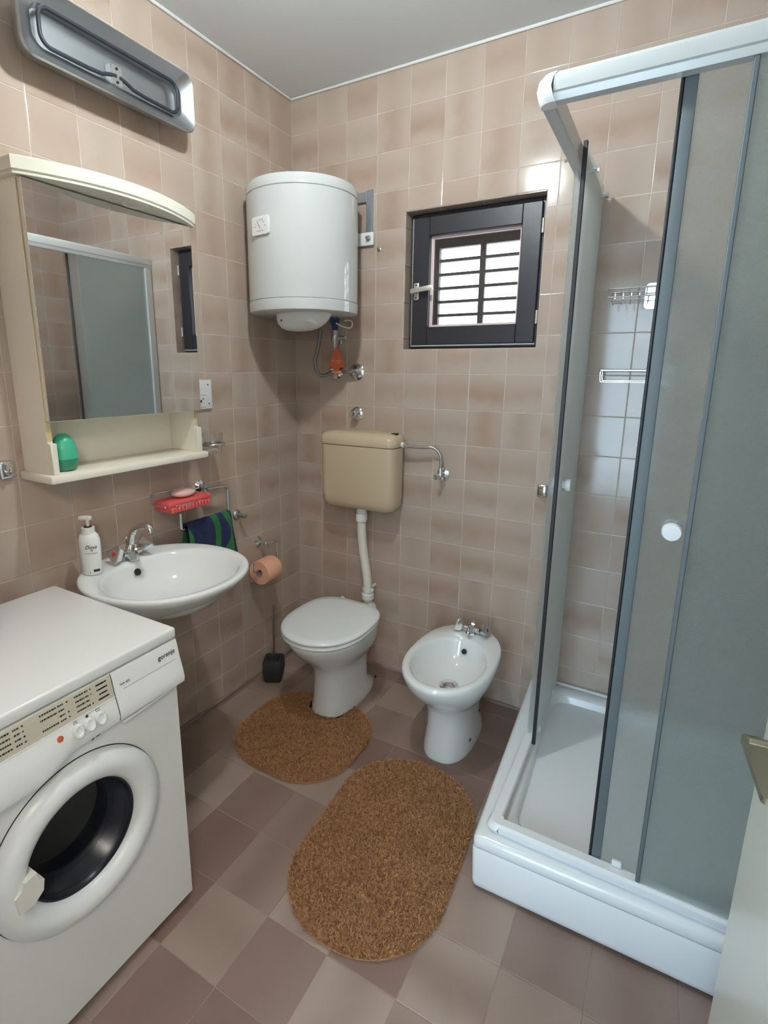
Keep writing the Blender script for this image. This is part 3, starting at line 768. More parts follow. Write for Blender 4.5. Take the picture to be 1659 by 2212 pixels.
# air freshener tree
tp = [(0, .112), (.012, .095), (.014, .090), (.022, .082), (.019, .078), (.024, .072), (.022, .062), (.026, .057), (.036, .050), (.041, .046), (.037, .040), (.040, .034), (.036, .030), (.038, .026), (.024, .020), (.013, .0165), (.014, .008), (.026, .006), (.026, -.008)]
poly = tp + [(-x, y) for x, y in reversed(tp[1:])]
fr = thing('air_freshener', 'orange tree shaped card air freshener hanging from the hose under the heater', 'air freshener', (.293, -.085, 1.47))
Mt = frame((.292, -.083, 1.474), (.18, -1, 0), (1, .18, 0))
MB().extrude(poly, .002, Mt).build('card', 'orange_card', fr, smooth=False)
MB().extrude([(-.023, -.0055), (.023, -.0055), (.023, .0045), (-.023, .0045)], .0006, Mt @ Matrix.Translation((0, 0, .002))).build('label', 'pale_orange', fr, smooth=False)
dm = MB()
for a, b, y in ((-.024, -.016, .046), (-.013, -.004, .047), (-.001, .009, .047), (.012, .021, .048), (-.006, .001, .037), (.004, .018, .038)):
    dm.extrude([(a, y), (b, y + .001), (b, y + .0055), (a, y + .0045)], .0004, Mt @ Matrix.Translation((0, 0, .002)))
dm.build('faded_print', 'pale_ink', fr, smooth=False)
MB().tube([(.291, -.084, 1.585), (.283, -.078, 1.60), (.277, -.0665, 1.602), (.270, -.075, 1.598), (.289, -.084, 1.584)], .0006, 5).build('string', 'white_plastic', fr)

# ------------------------------------------------------------------ cistern
cs = thing('cistern', 'beige plastic cistern mounted on the wall high above the toilet', 'cistern', (.418, -.065, .845))
def crings(mb, x0, x1, y0, y1, spec):
    rings = []
    for z, ins, r in spec:
        w_, h_ = x1 - x0 - 2 * ins, (y1 - y0) - ins
        rings.append([((x0 + x1) / 2 + px, y1 - h_ / 2 + py, z) for px, py in rrect(w_, h_, min(r, h_ / 2.05), 6)])
    mb.loft(rings); return mb
crings(MB(), .222, .614, -.135, -.001, [(.845, .045, .03), (.848, .030, .035), (.858, .014, .04), (.88, .005, .042), (.92, .001, .042), (1.146, 0, .042)]).build('tank', 'beige_plastic', cs, ang=60)
ctl = crings(MB(), .219, .617, -.138, -.001, [(1.149, .001, .042), (1.152, 0, .042), (1.180, .002, .042), (1.197, .012, .04), (1.205, .03, .035), (1.208, .05, .025)]).build('lid', 'beige_plastic', cs, ang=60)
MB().bbox(.57, .598, -.075, -.045, 1.203, 1.209, .002, 1).build('flush_slot', 'gap_dark', ctl)
MB().bbox(.32, .326, -.02, -.014, 1.19, 1.212, .001, 1).build('lid_clip', 'steel', ctl)
MB().lathe([(.022, .0), (.022, -.012), (.026, -.013), (.026, -.018), (.022, -.019), (.022, -.024)], Matrix.Translation((.424, -.075, .846)), 24).build('outlet', 'white_plastic', cs)
# flush pipe
fpi = thing('flush_pipe', 'white plastic flush pipe running from cistern down to toilet', 'pipe', (.45, -.075, .36))
MB().tube(smooth_path([(.424, -.075, .818), (.424, -.075, .74), (.430, -.075, .66), (.446, -.078, .57), (.462, -.08, .49), (.463, -.08, .43), (.464, -.08, .384)], 3), .0215, 20).build('pipe', 'pipe_plastic', fpi)
MB().lathe([(.0275, .822), (.0275, .785), (.0235, .782)], Matrix.Translation((.424, -.075, 0)), 24).build('top_nut', 'white_plastic', fpi)
MB().lathe([(.024, .395), (.03, .40), (.03, .425), (.0265, .428)], Matrix.Translation((.464, -.08, 0)), 24).build('collar', 'white_plastic', fpi)
cl = MB(); cl.lathe([(.0255, .435), (.0255, .455)], Matrix.Translation((.464, -.08, 0)), 24); cl.bbox(.470, .494, -.088, -.070, .436, .455, .003, 1); cl.bbox(.458, .470, -.07, -.001, .438, .450, .002, 1)
cl.build('clip', 'white_plastic', fpi)
# fill valve
fv = thing('fill_valve', 'chrome stop valve with a bent supply pipe beside the cistern', 'valve', (.80, 0, 1.0))
MB().lathe([(.029, 0), (.029, .003), (.022, .007), (.012, .010), (.012, .035), (0, .035)], frame((.797, -.0002, 1.036), (0, -1, 0)), 28).build('flange', 'chrome', fv)
vb = MB(); vb.sphere((.797, -.036, 1.036), .015, 16, 10); vb.tube([(.797, -.036, 1.036), (.797, -.036, 1.068)], .010, 12); vb.tube([(.797, -.036, 1.036), (.785, -.065, 1.03)], .010, 12, radii=[.009, .012])
vb.build('body', 'chrome', fv)
MB().tube(smooth_path([(.625, -.055, 1.158), (.66, -.055, 1.152), (.72, -.052, 1.154), (.765, -.045, 1.160), (.800, -.038, 1.125), (.797, -.036, 1.062)], 3), .0062, 12).build('supply_pipe', 'steel', fv)
MB().tube([(.616, -.055, 1.159), (.628, -.055, 1.159), (.6285, -.055, 1.159)], .012, 12).build('inlet_nut', 'white_plastic', fv)
MB().tube([(.628, -.055, 1.158), (.648, -.055, 1.154)], .0095, 6).build('nut', 'chrome', fv)

# ------------------------------------------------------------------ toilet
TX = .462
to = thing('toilet', 'white porcelain toilet with the lid closed', 'toilet', (TX, -.35, 0))
rg = []
for z, f, b, hw, n in ((0, -.492, -.100, .098, 2.6), (.012, -.494, -.098, .100, 2.6), (.035, -.490, -.12, .096, 2.6), (.07, -.484, -.16, .090, 2.5), (.16, -.480, -.16, .088, 2.5), (.215, -.488, -.15, .094, 2.4),
                       (.255, -.518, -.13, .118, 2.3), (.295, -.562, -.11, .146, 2.2), (.335, -.60, -.125, .162, 2.1), (.37, -.622, -.125, .170, 2.1), (.388, -.628, -.125, .173, 2.1), (.395, -.622, -.13, .168, 2.1)):
    yc = f * .48 + b * .52 if z > .24 else (f + b) / 2
    rg.append(egg(TX, yc, hw, f, b, z, n))
MB().loft(rg).build('bowl', 'porcelain', to, ang=70)
MB().tube([(TX, -.20, .335), (TX, -.055, .345)], .036, 20).build('inlet', 'porcelain', to)
def plate(z0, z1, f, b, hw, r, name, m, parent, dome=0):
    yc = -.42
    rings = [egg(TX, yc, hw - r, f + r, b - r, z0, 2.1, 3.2), egg(TX, yc, hw, f, b, z0 + r, 2.1, 3.2), egg(TX, yc, hw, f, b, z1 - r, 2.1, 3.2), egg(TX, yc, hw - r, f + r, b - r, z1, 2.1, 3.2)]
    if dome:
        for k, s in ((1, .85), (2, .6), (3, .3)):
            rings.append([(TX + (x - TX) * s, yc + (y - yc) * s, z1 + dome * (1 - s * s)) for x, y, _ in rings[3]])
    return MB().loft(rings).build(name, m, parent, ang=50)
plate(.396, .414, -.640, -.215, .186, .006, 'seat', 'seat_plastic', to)
tl_ = plate(.417, .434, -.642, -.195, .188, .006, 'lid', 'seat_plastic', to, .005)
for sx in (-.075, .075):
    MB().lathe([(.011, .396), (.011, .425), (.008, .43)], Matrix.Translation((TX + sx, -.188, 0)), 16).build('hinge', 'seat_plastic', to)
for sx, yy in ((.094, -.165),):
    MB().lathe([(.006, 0), (.006, .003)], frame((TX + sx, yy, .05), (1, -.2, .4)), 12).build('bolt_hole', 'gap_dark', to)

# ------------------------------------------------------------------ bidet
BX = 1.003
bi = thing('bidet', 'white porcelain bidet with a chrome mixer tap on its rim', 'bidet', (BX, -.35, 0))
rg = []
for z, f, b, hw, n in ((0, -.486, -.10, .098, 2.5), (.012, -.488, -.10, .100, 2.5), (.04, -.484, -.12, .096, 2.5), (.12, -.474, -.14, .087, 2.4), (.20, -.478, -.13, .094, 2.3),
                       (.245, -.51, -.115, .118, 2.2), (.29, -.562, -.10, .146, 2.1), (.335, -.602, -.092, .164, 2.05), (.372, -.622, -.085, .172, 2.05), (.386, -.622, -.086, .171, 2.05), (.392, -.614, -.092, .165, 2.05)):
    yc = -.385 if z > .23 else (f + b) / 2
    rg.append(egg(BX, yc, hw, f, b, z, n, 2.5 if z > .3 else None))
for z, f, b, hw in ((.392, -.598, -.200, .148), (.389, -.591, -.207, .142), (.375, -.586, -.213, .138), (.34, -.572, -.225, .130), (.305, -.545, -.242, .114), (.282, -.51, -.27, .090), (.273, -.45, -.31, .05)):
    rg.append(egg(BX, -.400, hw, f, b, z, 2.0))
MB().loft(rg).build('bowl', 'porcelain', bi, ang=70)
dr = MB().lathe([(.040, 0), (.040, .004), (.031, .006), (.029, .003), (.027, .003), (.027, .010), (.017, .015), (0, .016)], Matrix.Translation((BX, -.385, .272)), 28).build('drain', 'chrome', bi)
MB().lathe([(.011, 0), (.011, .004), (.008, .0045), (.0, .002)], frame((BX + .005, -.229, .345), (0, -1, .35)), 20).build('overflow', 'gap_dark', bi)
for sx, yy, zz in ((.0965, -.26, .12), (.0975, -.37, .055)):
    MB().lathe([(.006, 0), (.006, .003)], frame((BX + sx - .006, yy, zz), (1, -.1, 0)), 12).build('bolt_hole', 'gap_dark', bi)
def tri_handle(mb, M_):
    """three sided prism handle, axis = local z"""
    def tri(r, k):
        out = []
        for i in range(3):
            a = math.radians(90 + 120 * i)
            for da in (-14, 0, 14): out.append((r * math.cos(a + math.radians(da)) * (.96 if da == 0 else .93), r * math.sin(a + math.radians(da)) * (.99 if da == 0 else .93)))
        return out
    rings = [[(x, y, z) for x, y in tri(r, 0)] for r, z in ((.011, 0), (.024, .008), (.035, .028), (.034, .033))]
    mb.loft(rings, True, True, True, M_)
def mixer(par, base, fwd, side, spout_pts, spr, hot, cold, s=1.0):
    """two handle mixer tap; fwd/side unit vectors"""
    base = Vector(base); fwd = Vector(fwd); side = Vector(side); up = Vector((0, 0, 1))
    b = MB(); b.lathe([(.027 * s, 0), (.025 * s, .012), (.019 * s, .03), (.017 * s, .05), (.014 * s, .055)], Matrix.Translation(base), 8)
    b.tube([base + up * .026 * s - side * .034, base + up * .022 * s, base + up * .026 * s + side * .034], .012, 12)
    b.build('tap_body', 'chrome', par)
    pts = [base + fwd * a + up * z for a, z in spout_pts]
    MB().tube(smooth_path(pts, 2), spr, 14).build('spout', 'chrome', par)
    for sg, dot in ((-1, 'l'), (1, 'r')):
        M_ = frame(base + up * .026 * s + side * (.036 * sg), side * sg + up * .38, up)
        h = MB(); tri_handle(h, M_); hd = h.build('handle', 'chrome', par, ang=25)
        d = hot if sg < 0 else cold
        if d: MB().lathe([(.0075, 0), (.0075, .0012)], M_ @ Matrix.Translation((0, 0, .033)), 16).build('marker', d, hd)
    MB().tube([base - fwd * .02 + up * .03, base - fwd * .02 + up * (.068 if s > .9 else .046)], .003, 8).build('pull_rod', 'chrome', par)
    MB().sphere(base - fwd * .02 + up * (.072 if s > .9 else .05), .006, 10, 8).build('rod_knob', 'chrome', par)
mixer(bi, (BX + .008, -.150, .391), (0, -1, 0), (1, 0, 0), [(0, .03), (.022, .042), (.044, .038), (.054, .022)], .010, 'red_dot', 'blue_dot', .8)

# ------------------------------------------------------------------ washbasin
SY, SZ = -1.072, .84
si = thing('washbasin', 'oval white porcelain washbasin fixed to the wall under the mirror cabinet', 'washbasin', (.2, SY, .66))
def sring(s, z, cx=.262, fx=.262, sy=.255, back=.0025, n=2.12, pull=0):
    out = []
    for j in range(64):
        t = 2 * PI * j / 64
        x = cx + fx * s * math.copysign(abs(math.cos(t)) ** (2 / n), math.cos(t)) + pull
        y = SY + sy * s * math.copysign(abs(math.sin(t)) ** (2 / n), math.sin(t))
        out.append((max(back, x), y, z))
    return out
rg = [sring(.15, .668, pull=-.12), sring(.34, .676, pull=-.11), sring(.55, .70, pull=-.085), sring(.74, .738, pull=-.055), sring(.88, .78, pull=-.026), sring(.955, .812, pull=-.008), sring(.99, .828), sring(1.0, .836), sring(.993, .8425), sring(.97, .845),
      sring(.94, .8435)]
def bring(s, z, dx=0):
    return [(.295 + dx + (x - .262) * .70 * s, SY + (y - SY) * .82 * s, z) for x, y, _ in sring(1, 0, back=-9)]
rg += [bring(1.10, .8425), bring(1.06, .839), bring(1.02, .828), bring(.97, .806), bring(.88, .775), bring(.72, .744), bring(.48, .722), bring(.22, .714)]
MB().loft(rg).build('bowl', 'porcelain', si, ang=75)
MB().lathe([(.030, 0), (.030, .003), (.022, .005), (0, .003)], Matrix.Translation((.295, SY, .7135)), 24).build('drain', 'chrome', si)
MB().lathe([(.012, 0), (.012, .003), (.009, .004), (0, .001)], frame((.128, SY - .012, .808), (1, 0, .42)), 20).build('overflow', 'gap_dark', si)
mixer(si, (.088, SY, .843), (1, 0, 0), (0, 1, 0), [(0, .03), (.004, .075), (.022, .108), (.060, .128), (.098, .134), (.108, .122), (.109, .112)], .0115, 'red_dot', 'blue_dot')
# soap pump bottle
bo = thing('soap_bottle', 'white pump soap bottle standing on the washbasin rim', 'bottle', (.098, -1.222, .8435))
Mb = Matrix.Translation((.098, -1.222, .8445)) @ Matrix.Rotation(math.radians(25), 4, 'Z')
rings = []
for r, z in ((.026, 0), (.0295, .004), (.031, .02), (.0325, .06), (.034, .095), (.033, .115), (.028, .13), (.020, .1375)):
    rings.append([(r * 1.0 * math.cos(2 * PI * j / 36), r * .72 * math.sin(2 * PI * j / 36), z) for j in range(36)])
bd = MB().loft(rings, True, True, True, Mb).build('body', 'white_plastic', bo, ang=60)
MB().lathe([(.019, .137), (.019, .153), (.013, .154)], Mb, 28).build('collar', 'old_white_plastic', bo)
MB().lathe([(.012, .1535), (.012, .157), (0, .157)], Mb, 20).build('neck_ring', 'gap_dark', bo)
pm = MB(); pm.lathe([(.0045, .155), (.0055, .178)], Mb, 14); pm.bbox(-.026, .014, -.008, .008, .176, .190, .005, 2, Mb); pm.build('pump', 'old_white_plastic', bo)
def on_bottle(txt, size, zc, ang_c, material, name, shear=0):
    vs, fs = text_geo(txt, size, shear)
    mb = MB(); out = []
    for v in vs:
        r = .0335; a = math.radians(ang_c) + v.x / r
        out.append((r * 1.0 * math.cos(a) * 1.015, r * .74 * math.sin(a) * 1.02, zc + v.y))
    mb.add(out, fs, Mb); mb.build(name, material, bd, smooth=False)
on_bottle('Dove', .017, .094, -60, 'ink', 'brand_lettering', .35)
on_bottle('caring handwash', .0062, .0745, -62, 'grey_ink', 'small_lettering', .2)
st = MB()
for (a0, a1, z0, z1) in ((-58, -20, .013, .021), (-78, -76, .008, .016)):
    pts = []
    n = 8
    vs = []
    for i in range(n + 1):
        a = math.radians(a0 + (a1 - a0) * i / n)
        for zz in (z0, z1): vs.append((.0318 * math.cos(a) * 1.02, .0318 * .73 * math.sin(a) * 1.02, zz))
    st.add(vs, [(2 * i, 2 * i + 2, 2 * i + 3, 2 * i + 1) for i in range(n)], Mb)
st.build('dark_band', 'ink', bd, smooth=False)
dv = MB(); vs = []
for px_, py_ in ((-.004, 0), (-.001, .002), (.001, .006), (.004, .007), (.002, .003), (.004, .001), (.001, -.001)):
    r = .0335; a = math.radians(-58) + px_ / r
    vs.append((r * math.cos(a) * 1.015, r * .74 * math.sin(a) * 1.02, .0825 + py_))
dv.add(vs, [tuple(range(7))], Mb); dv.build('bird_emblem', 'grey_ink', bd, smooth=False)

# ------------------------------------------------------------------ mirror cabinet
ca = thing('mirror_cabinet', 'cream bathroom cabinet with a mirror door, bowed top board and open shelf', 'cabinet', (.08, -1.06, 1.162))
CY0, CY1 = -1.335, -.785
MB().bbox(.0005, .163, CY0 - .016, CY1 + .020, 1.162, 1.186, .006, 2).build('bottom_shelf', 'cream_laminate', ca)
for ya, yb in ((CY0, CY0 + .016), (CY1 - .016, CY1)):
    MB().bbox(.0005, .135, ya, yb, 1.186, 1.955, .001, 1).build('side_panel', 'cream_laminate', ca)
    MB().bbox(.1345, .152, ya - .001, yb + .001, 1.186, 1.275, .0015, 1).build('front_lip', 'cream_edge', ca)
    MB().box(.1342, .1352, ya + .001, yb - .001, 1.28, 1.95).build('edge_band', 'yellowed_edge', ca)
MB().bbox(.0005, .006, CY0 + .016, CY1 - .016, 1.186, 1.955, .0005, 1).build('back_panel', 'cream_laminate', ca)
MB().bbox(.006, .134, CY0 + .016, CY1 - .016, 1.336, 1.352, .001, 1).build('inner_shelf', 'cream_laminate', ca)
dmr = MB().bbox(.1362, .1500, CY0 + .004, CY1 + .003, 1.336, 1.951, .0008, 1).build('door', 'cream_edge', ca)
MB().bbox(.1502, .1540, CY0 + .004, CY1 + .003, 1.336, 1.951, .0008, 1).build('mirror', 'mirror_silver', dmr, smooth=False)
# bowed top board
def bow(y):
    t = (y - (CY0 - .014)) / ((CY1 + .030) - (CY0 - .014)); return .150 + .085 * (1 - (2 * t - 1) ** 2)
ys = [CY0 - .014 + (CY1 + .030 - CY0 + .014) * i / 32 for i in range(33)]
poly = [(bow(y), y) for y in ys]
mb = MB(); secs = []
for ins, z in ((.006, 1.955), (.003, 1.9555), (.003, 1.960), (.005, 1.961), (.005, 1.964), (.0, 1.966), (.0, 1.995), (.002, 1.998)):
    secs.append([(.0005, ys[0] + ins, z)] + [(bow(y) - ins, min(max(y, ys[0] + ins), ys[-1] - ins), z) for y in ys] + [(.0005, ys[-1] - ins, z)])
topb = mb.loft(secs).build('top_board', 'cream_edge', ca, ang=25)
sp_ = MB().lathe([(.036, 0), (.036, -.003), (.031, -.004), (.028, -.001), (.0, -.001)], Matrix.Translation((.190, -1.025, 1.956)), 32).build('spotlight', 'cream_laminate', topb)
MB().lathe([(.024, -.001), (.023, -.0022), (0, -.003)], Matrix.Translation((.190, -1.025, 1.956)), 28).build('spotlight_lens', 'old_white_plastic', sp_)

eg = thing('green_freshener', 'green egg shaped air freshener on the cabinet shelf', 'air freshener', (.10, -1.285, 1.186))
Me = Matrix.Translation((.100, -1.270, 1.1865))
MB().lathe([(.022, 0), (.029, .004), (.034, .018), (.036, .032), (.0355, .036)], Me, 32).build('base', 'green_clear', eg)
MB().lathe([(.0365, .0362), (.0365, .042), (.035, .062), (.029, .085), (.020, .100), (.010, .108), (0, .110)], Me, 32).build('top', 'green_plastic', eg)

# ------------------------------------------------------------------ radiant heater above the cabinet
he = thing('radiant_heater', 'wall mounted radiant heater with a metal dish reflector and black rod', 'heater', (0, -.968, 2.27))
hw_, hh_ = .572, .178; hc = (-.968, 2.362)
def dring(w_, h_, r, x):
    return [(x, hc[0] + px, hc[1] + py) for px, py in rrect(w_, h_, r, 7)]
rg = [dring(hw_ - .06, hh_ - .05, .03, .030), dring(hw_ - .03, hh_ - .025, .035, .045), dring(hw_, hh_, .035, .088), dring(hw_ + .004, hh_ + .004, .036, .096), dring(hw_ - .004, hh_ - .004, .034, .101), dring(hw_ - .016, hh_ - .016, .032, .097),
      dring(hw_ - .070, hh_ - .066, .032, .082), dring(hw_ - .078, hh_ - .074, .032, .080), dring(hw_ - .090, hh_ - .086, .03, .060)]
MB().loft(rg).build('dish', 'aluminium_dish', he, ang=35)
MB().bbox(.0005, .032, hc[0] - .06, hc[0] + .06, hc[1] - .05, hc[1] + .05, .004, 1).build('wall_mount', 'aluminium_dish', he)
ew, eh = hw_ - .115, hh_ - .085
lp = [(hc[0] + px, hc[1] + py) for px, py in rrect(ew, eh, .030, 6)]
# cut the loop at the middle of its lower side and pinch the ends to the bracket
by, bz = hc[0] + .000, hc[1] - eh / 2 + .018
k = max(range(len(lp)), key=lambda i: (lp[i][1] < hc[1]) * 1000 + (-abs(lp[i][0] - (hc[0] - ew / 2 + .03))))
lowL = [i for i in range(len(lp)) if lp[i][1] < hc[1] - eh / 2 + 1e-4]
iL = min(lowL, key=lambda i: lp[i][0]); iR = max(lowL, key=lambda i: lp[i][0])
order = []
i = iR
while True:
    order.append(lp[i]); 
    if i == iL: break
    i = (i + 1) % len(lp)
xr_ = .086
path = [(xr_, by + .006, bz), (xr_, by + .03, bz - .004), (xr_, by + .06, hc[1] - eh / 2 + .002)] + [(xr_, a, b) for a, b in order] + [(xr_, by - .06, hc[1] - eh / 2 + .002), (xr_, by - .03, bz - .004), (xr_, by - .006, bz)]
MB().tube(smooth_path(path, 1), .0055, 12).build('heating_rod', 'heating_rod', he)
bk2 = MB(); bk2.bbox(.060, .088, by - .022, by + .016, bz - .026, bz + .030, .002, 1); bk2.build('rod_bracket', 'chrome', he)
for dz in (-.016, .02):
    MB().lathe([(.004, 0), (.004, .002)], frame((.088, by - .003, bz + dz), (1, 0, 0)), 10).build('screw', 'gap_dark', he)

# ------------------------------------------------------------------ wall fittings on the left wall
so = thing('switch_box', 'white surface mounted switch box beside the mirror cabinet', 'switch', (0, -.625, 1.325))
sb_ = MB().bbox(.0003, .011, -.700, -.585, 1.325, 1.441, .003, 2).build('cover', 'white_plastic', so)
for yy, zz in ((-.605, 1.421), (-.603, 1.346), (-.634, 1.366)):
    MB().lathe([(.003, 0), (.003, .001), (0, .0005)], frame((.011, yy, zz), (1, 0, 0)), 10).build('screw', 'gap_dark', sb_)
MB().bbox(.0108, .0118, -.652, -.640, 1.352, 1.362, .0004, 1).build('slot', 'ink', sb_)
for zz, a, b in ((1.380, -.650, -.612), (1.332, -.648, -.620)):
    MB().box(.0108, .0112, a, b, zz, zz + .0015).build('print_line', 'grey_ink', sb_)

th = thing('tumbler_holder', 'chrome ring tumbler holder on the wall beside the cabinet', 'cup holder', (0, -.70, 1.18))
MB().lathe([(.022, 0), (.022, .004), (.012, .010), (.007, .014), (.007, .030), (.011, .036), (.011, .044), (0, .048)], frame((.0003, -.715, 1.196), (1, 0, 0)), 24).build('rosette', 'chrome', th)
hc_ = Vector((.082, -.662, 1.194))
rgm = MB(); rgm.tube([hc_ + Vector((.041 * math.cos(a * PI / 18), .041 * math.sin(a * PI / 18), 0)) for a in range(36)], .006, 10, True)
rgm.tube([(.042, -.715, 1.196), (.055, -.697, 1.194)], .005, 10)
rgm.build('ring', 'chrome', th)
gp_ = [(.030, -.036), (.0315, -.034), (.034, 0), (.038, .045), (.0368, .045), (.0325, 0), (.030, -.030), (.0, -.030)]
tag(MB().lathe(gp_, Matrix.Translation(hc_), 32, True, False).build('tumbler', 'clear_glass'), 'clear tumbler resting in the chrome ring beside the cabinet', 'tumbler')

sd_ = thing('soap_basket', 'chrome wire soap basket on the wall above the washbasin', 'soap dish', (0, -.83, .98))
by0, by1, bx0, bx1, bz_ = -.930, -.738, .030, .125, .996
w = MB(); w.tube(smooth_path([(bx0, by0, bz_), (bx1, by0, bz_), (bx1, by1, bz_), (bx0, by1, bz_), (bx0, by0, bz_)], 1), .0026, 8)
w.tube([(.003, by0 + .02, bz_ + .03), (.004, by1 - .03, bz_ + .03), (bx0, by1, bz_)], .0026, 8); w.tube([(.003, by0 + .02, bz_ + .03), (bx0, by0, bz_)], .0026, 8)
w.build('rim', 'chrome', sd_)
for k in range(10):
    y = by0 + .012 + k * (by1 - by0 - .024) / 9
    MB().tube(smooth_path([(bx0, y, bz_), (bx0 + .004, y, bz_ - .026), (bx1 - .006, y, bz_ - .026), (bx1, y, bz_)], 1), .0014, 6).build('wire', 'chrome', sd_)
br_ = thing('scrub_brush', 'red scrubbing brush lying in the wire soap basket', 'brush', (.078, -.834, .972))
MB().bbox(bx0 + .004, bx1 - .004, by0 + .002, by1 + .014, .992, 1.012, .007, 3).build('back', 'red_brush', br_)
for j in range(12):
    y = by0 + .008 + j * .0158
    MB().bbox(bx0 + .008, bx1 + .004, y, y + .0125, .9725, .993, .003, 1).build('bristle_row', 'red_brush', br_)
tag(MB().sphere((.080, -.825, 1.0285), .0165, 24, 14, (2.1, 3.0, 1.0)).build('soap_bar', 'pink_soap'), 'pink bar of soap lying on the red brush', 'soap')

tr2 = thing('towel_holder', 'chrome wall arm with an open towel bar above the washbasin', 'towel holder', (0, -.67, .88))
MB().lathe([(.024, 0), (.024, .003), (.017, .008), (.008, .013), (.007, .030), (.013, .036), (.015, .044), (.012, .052), (0, .055)], frame((.0003, -.672, 1.016), (1, -.28, 0)), 28).build('rosette', 'chrome', tr2)
bx = .060
tb = smooth_path([(bx, -.690, 1.012), (bx, -.60, 1.007), (bx, -.578, 1.004), (bx, -.574, .98), (bx, -.575, .90), (bx, -.575, .883), (bx, -.59, .880), (bx, -.81, .878), (bx, -.828, .878), (bx, -.829, .893), (bx, -.829, .945)], 2)
MB().tube(tb, .0072, 12).build('bar', 'chrome', tr2)
# towel draped over the lower bar
tw = MB(); nu, nv = 40, 26
bc = Vector((bx, -.700, .886))
prof = []   # (x offset, z) path: back bottom -> over bar -> front bottom
for i in range(9): prof.append((-.014 + .001 * i, -.150 + .15 * i / 9))
prof += [(-.010, .006), (-.004, .011), (.004, .011), (.010, .006)]
for i in range(1, 14): prof.append((.012 + .0012 * i, -.175 * i / 13))
g = []
for iu in range(nu + 1):
    u = iu / nu
    for ip, (dx, dz) in enumerate(prof):
        dn_ = max(0, -dz)
        y = -.808 + .232 * u
        fold = .010 * math.sin(u * 15 + 1.0) * min(1, dn_ / .05) + .006 * math.sin(u * 31) * min(1, dn_ / .08)
        sag = .004 * math.sin(u * PI * 2.2)
        yy = y + (u - .5) * .035 * dn_ / .17
        xx = max(-bx + .006, dx + (fold if dx > 0 else -abs(fold) * .4))
        g.append(Vector((bc.x + xx, yy, bc.z + dz + sag * (dn_ > 0) - .02 * (1 - u) ** 3 * (dn_ / .17))))
n_ = len(prof)
tw.add(g, [(a * n_ + b, (a + 1) * n_ + b, (a + 1) * n_ + b + 1, a * n_ + b + 1) for a in range(nu) for b in range(n_ - 1)])
towel = tag(tw.build('hand_towel', 'towel_terry', origin=bc, ang=180), 'navy hand towel with curved green stripes hanging behind the washbasin', 'towel')
md = towel.modifiers.new('thickness', 'SOLIDIFY'); md.thickness = .004; md.offset = 1

pg = flange('peg_hook', (.0003, -.466, .845), (1, 0, 0), .024, 'chrome peg hook on the tiles right of the towel', 'hook',
            [(.024, 0), (.024, .003), (.020, .009), (.0105, .012), (.0105, .052), (.009, .055), (0, .056)], 'steel')
ph = thing('paper_holder', 'chrome toilet paper holder arm on the wall near the toilet', 'paper holder', (0, -.33, .57))
MB().lathe([(.026, 0), (.026, .003), (.019, .009), (.009, .014), (.008, .034), (.013, .040), (.013, .050), (.009, .055), (0, .057)], frame((.0003, -.330, .680), (1, .05, 0)), 28).build('rosette', 'chrome', ph)
px_ = .072
MB().tube(smooth_path([(.056, -.328, .683), (px_, -.300, .686), (px_, -.282, .680), (px_, -.280, .66), (px_, -.280, .60), (px_, -.282, .575), (px_, -.32, .574), (px_, -.40, .576), (px_, -.436, .577), (px_, -.442, .58), (px_, -.443, .60), (px_, -.443, .618)], 2), .0060, 12).build('arm', 'chrome', ph)
rl = thing('toilet_roll', 'peach coloured toilet paper roll on the chrome arm', 'toilet paper', (px_, -.36, .517))
rc = (px_, -.412, .562)
MB().lathe([(.0205, 0), (.056, .0), (.0575, .003), (.0575, .097), (.056, .10), (.0205, .10)], frame(rc, (0, 1, 0)), 48, False, False).build('paper', 'peach_paper', rl)
MB().lathe([(.0205, .0005), (.0205, .0995), (.0192, .0995), (.0192, .0005), (.0205, .0005)], frame(rc, (0, 1, 0)), 32, False, False).build('core', 'cardboard', rl)
fl_ = MB(); fl_.add([(px_ - .0576, -.410, .562), (px_ - .0576, -.314, .562), (px_ - .0560, -.314, .505), (px_ - .0560, -.410, .502)], [(0, 1, 2, 3)])
fl_.build('loose_sheet', 'peach_paper', rl)
def plate_hook(pos, axis, xdir, label):
    t_ = thing('robe_hook', label, 'hook', pos)
    M_ = frame(Vector(pos) , axis, xdir)
    b_ = MB()
    rings = []
    for w_, h_, z in ((.044, .056, 0), (.044, .056, .006), (.038, .050, .012), (.026, .036, .015)):
        rings.append([(x, y, z) for x, y in rrect(w_, h_, min(w_, h_) * .25, 4)])
    b_.loft(rings, True, True, True, M_); b_.build('plate', 'chrome', t_, ang=50)
    MB().tube(smooth_path([(M_ @ Vector((0, -.006, .012))), (M_ @ Vector((0, -.006, .026))), (M_ @ Vector((0, .004, .034))), (M_ @ Vector((0, .010, .034)))], 2), .006, 10).build('peg', 'chrome', t_)
plate_hook((.0003, -1.389, 1.196), (1, 0, 0), (0, 1, 0), 'chrome plate hook on the wall left of the mirror cabinet')
plate_hook((1.226, -.0003, 1.012), (0, -1, 0), (1, 0, 0), 'chrome plate hook on the tiles right beside the shower glass')

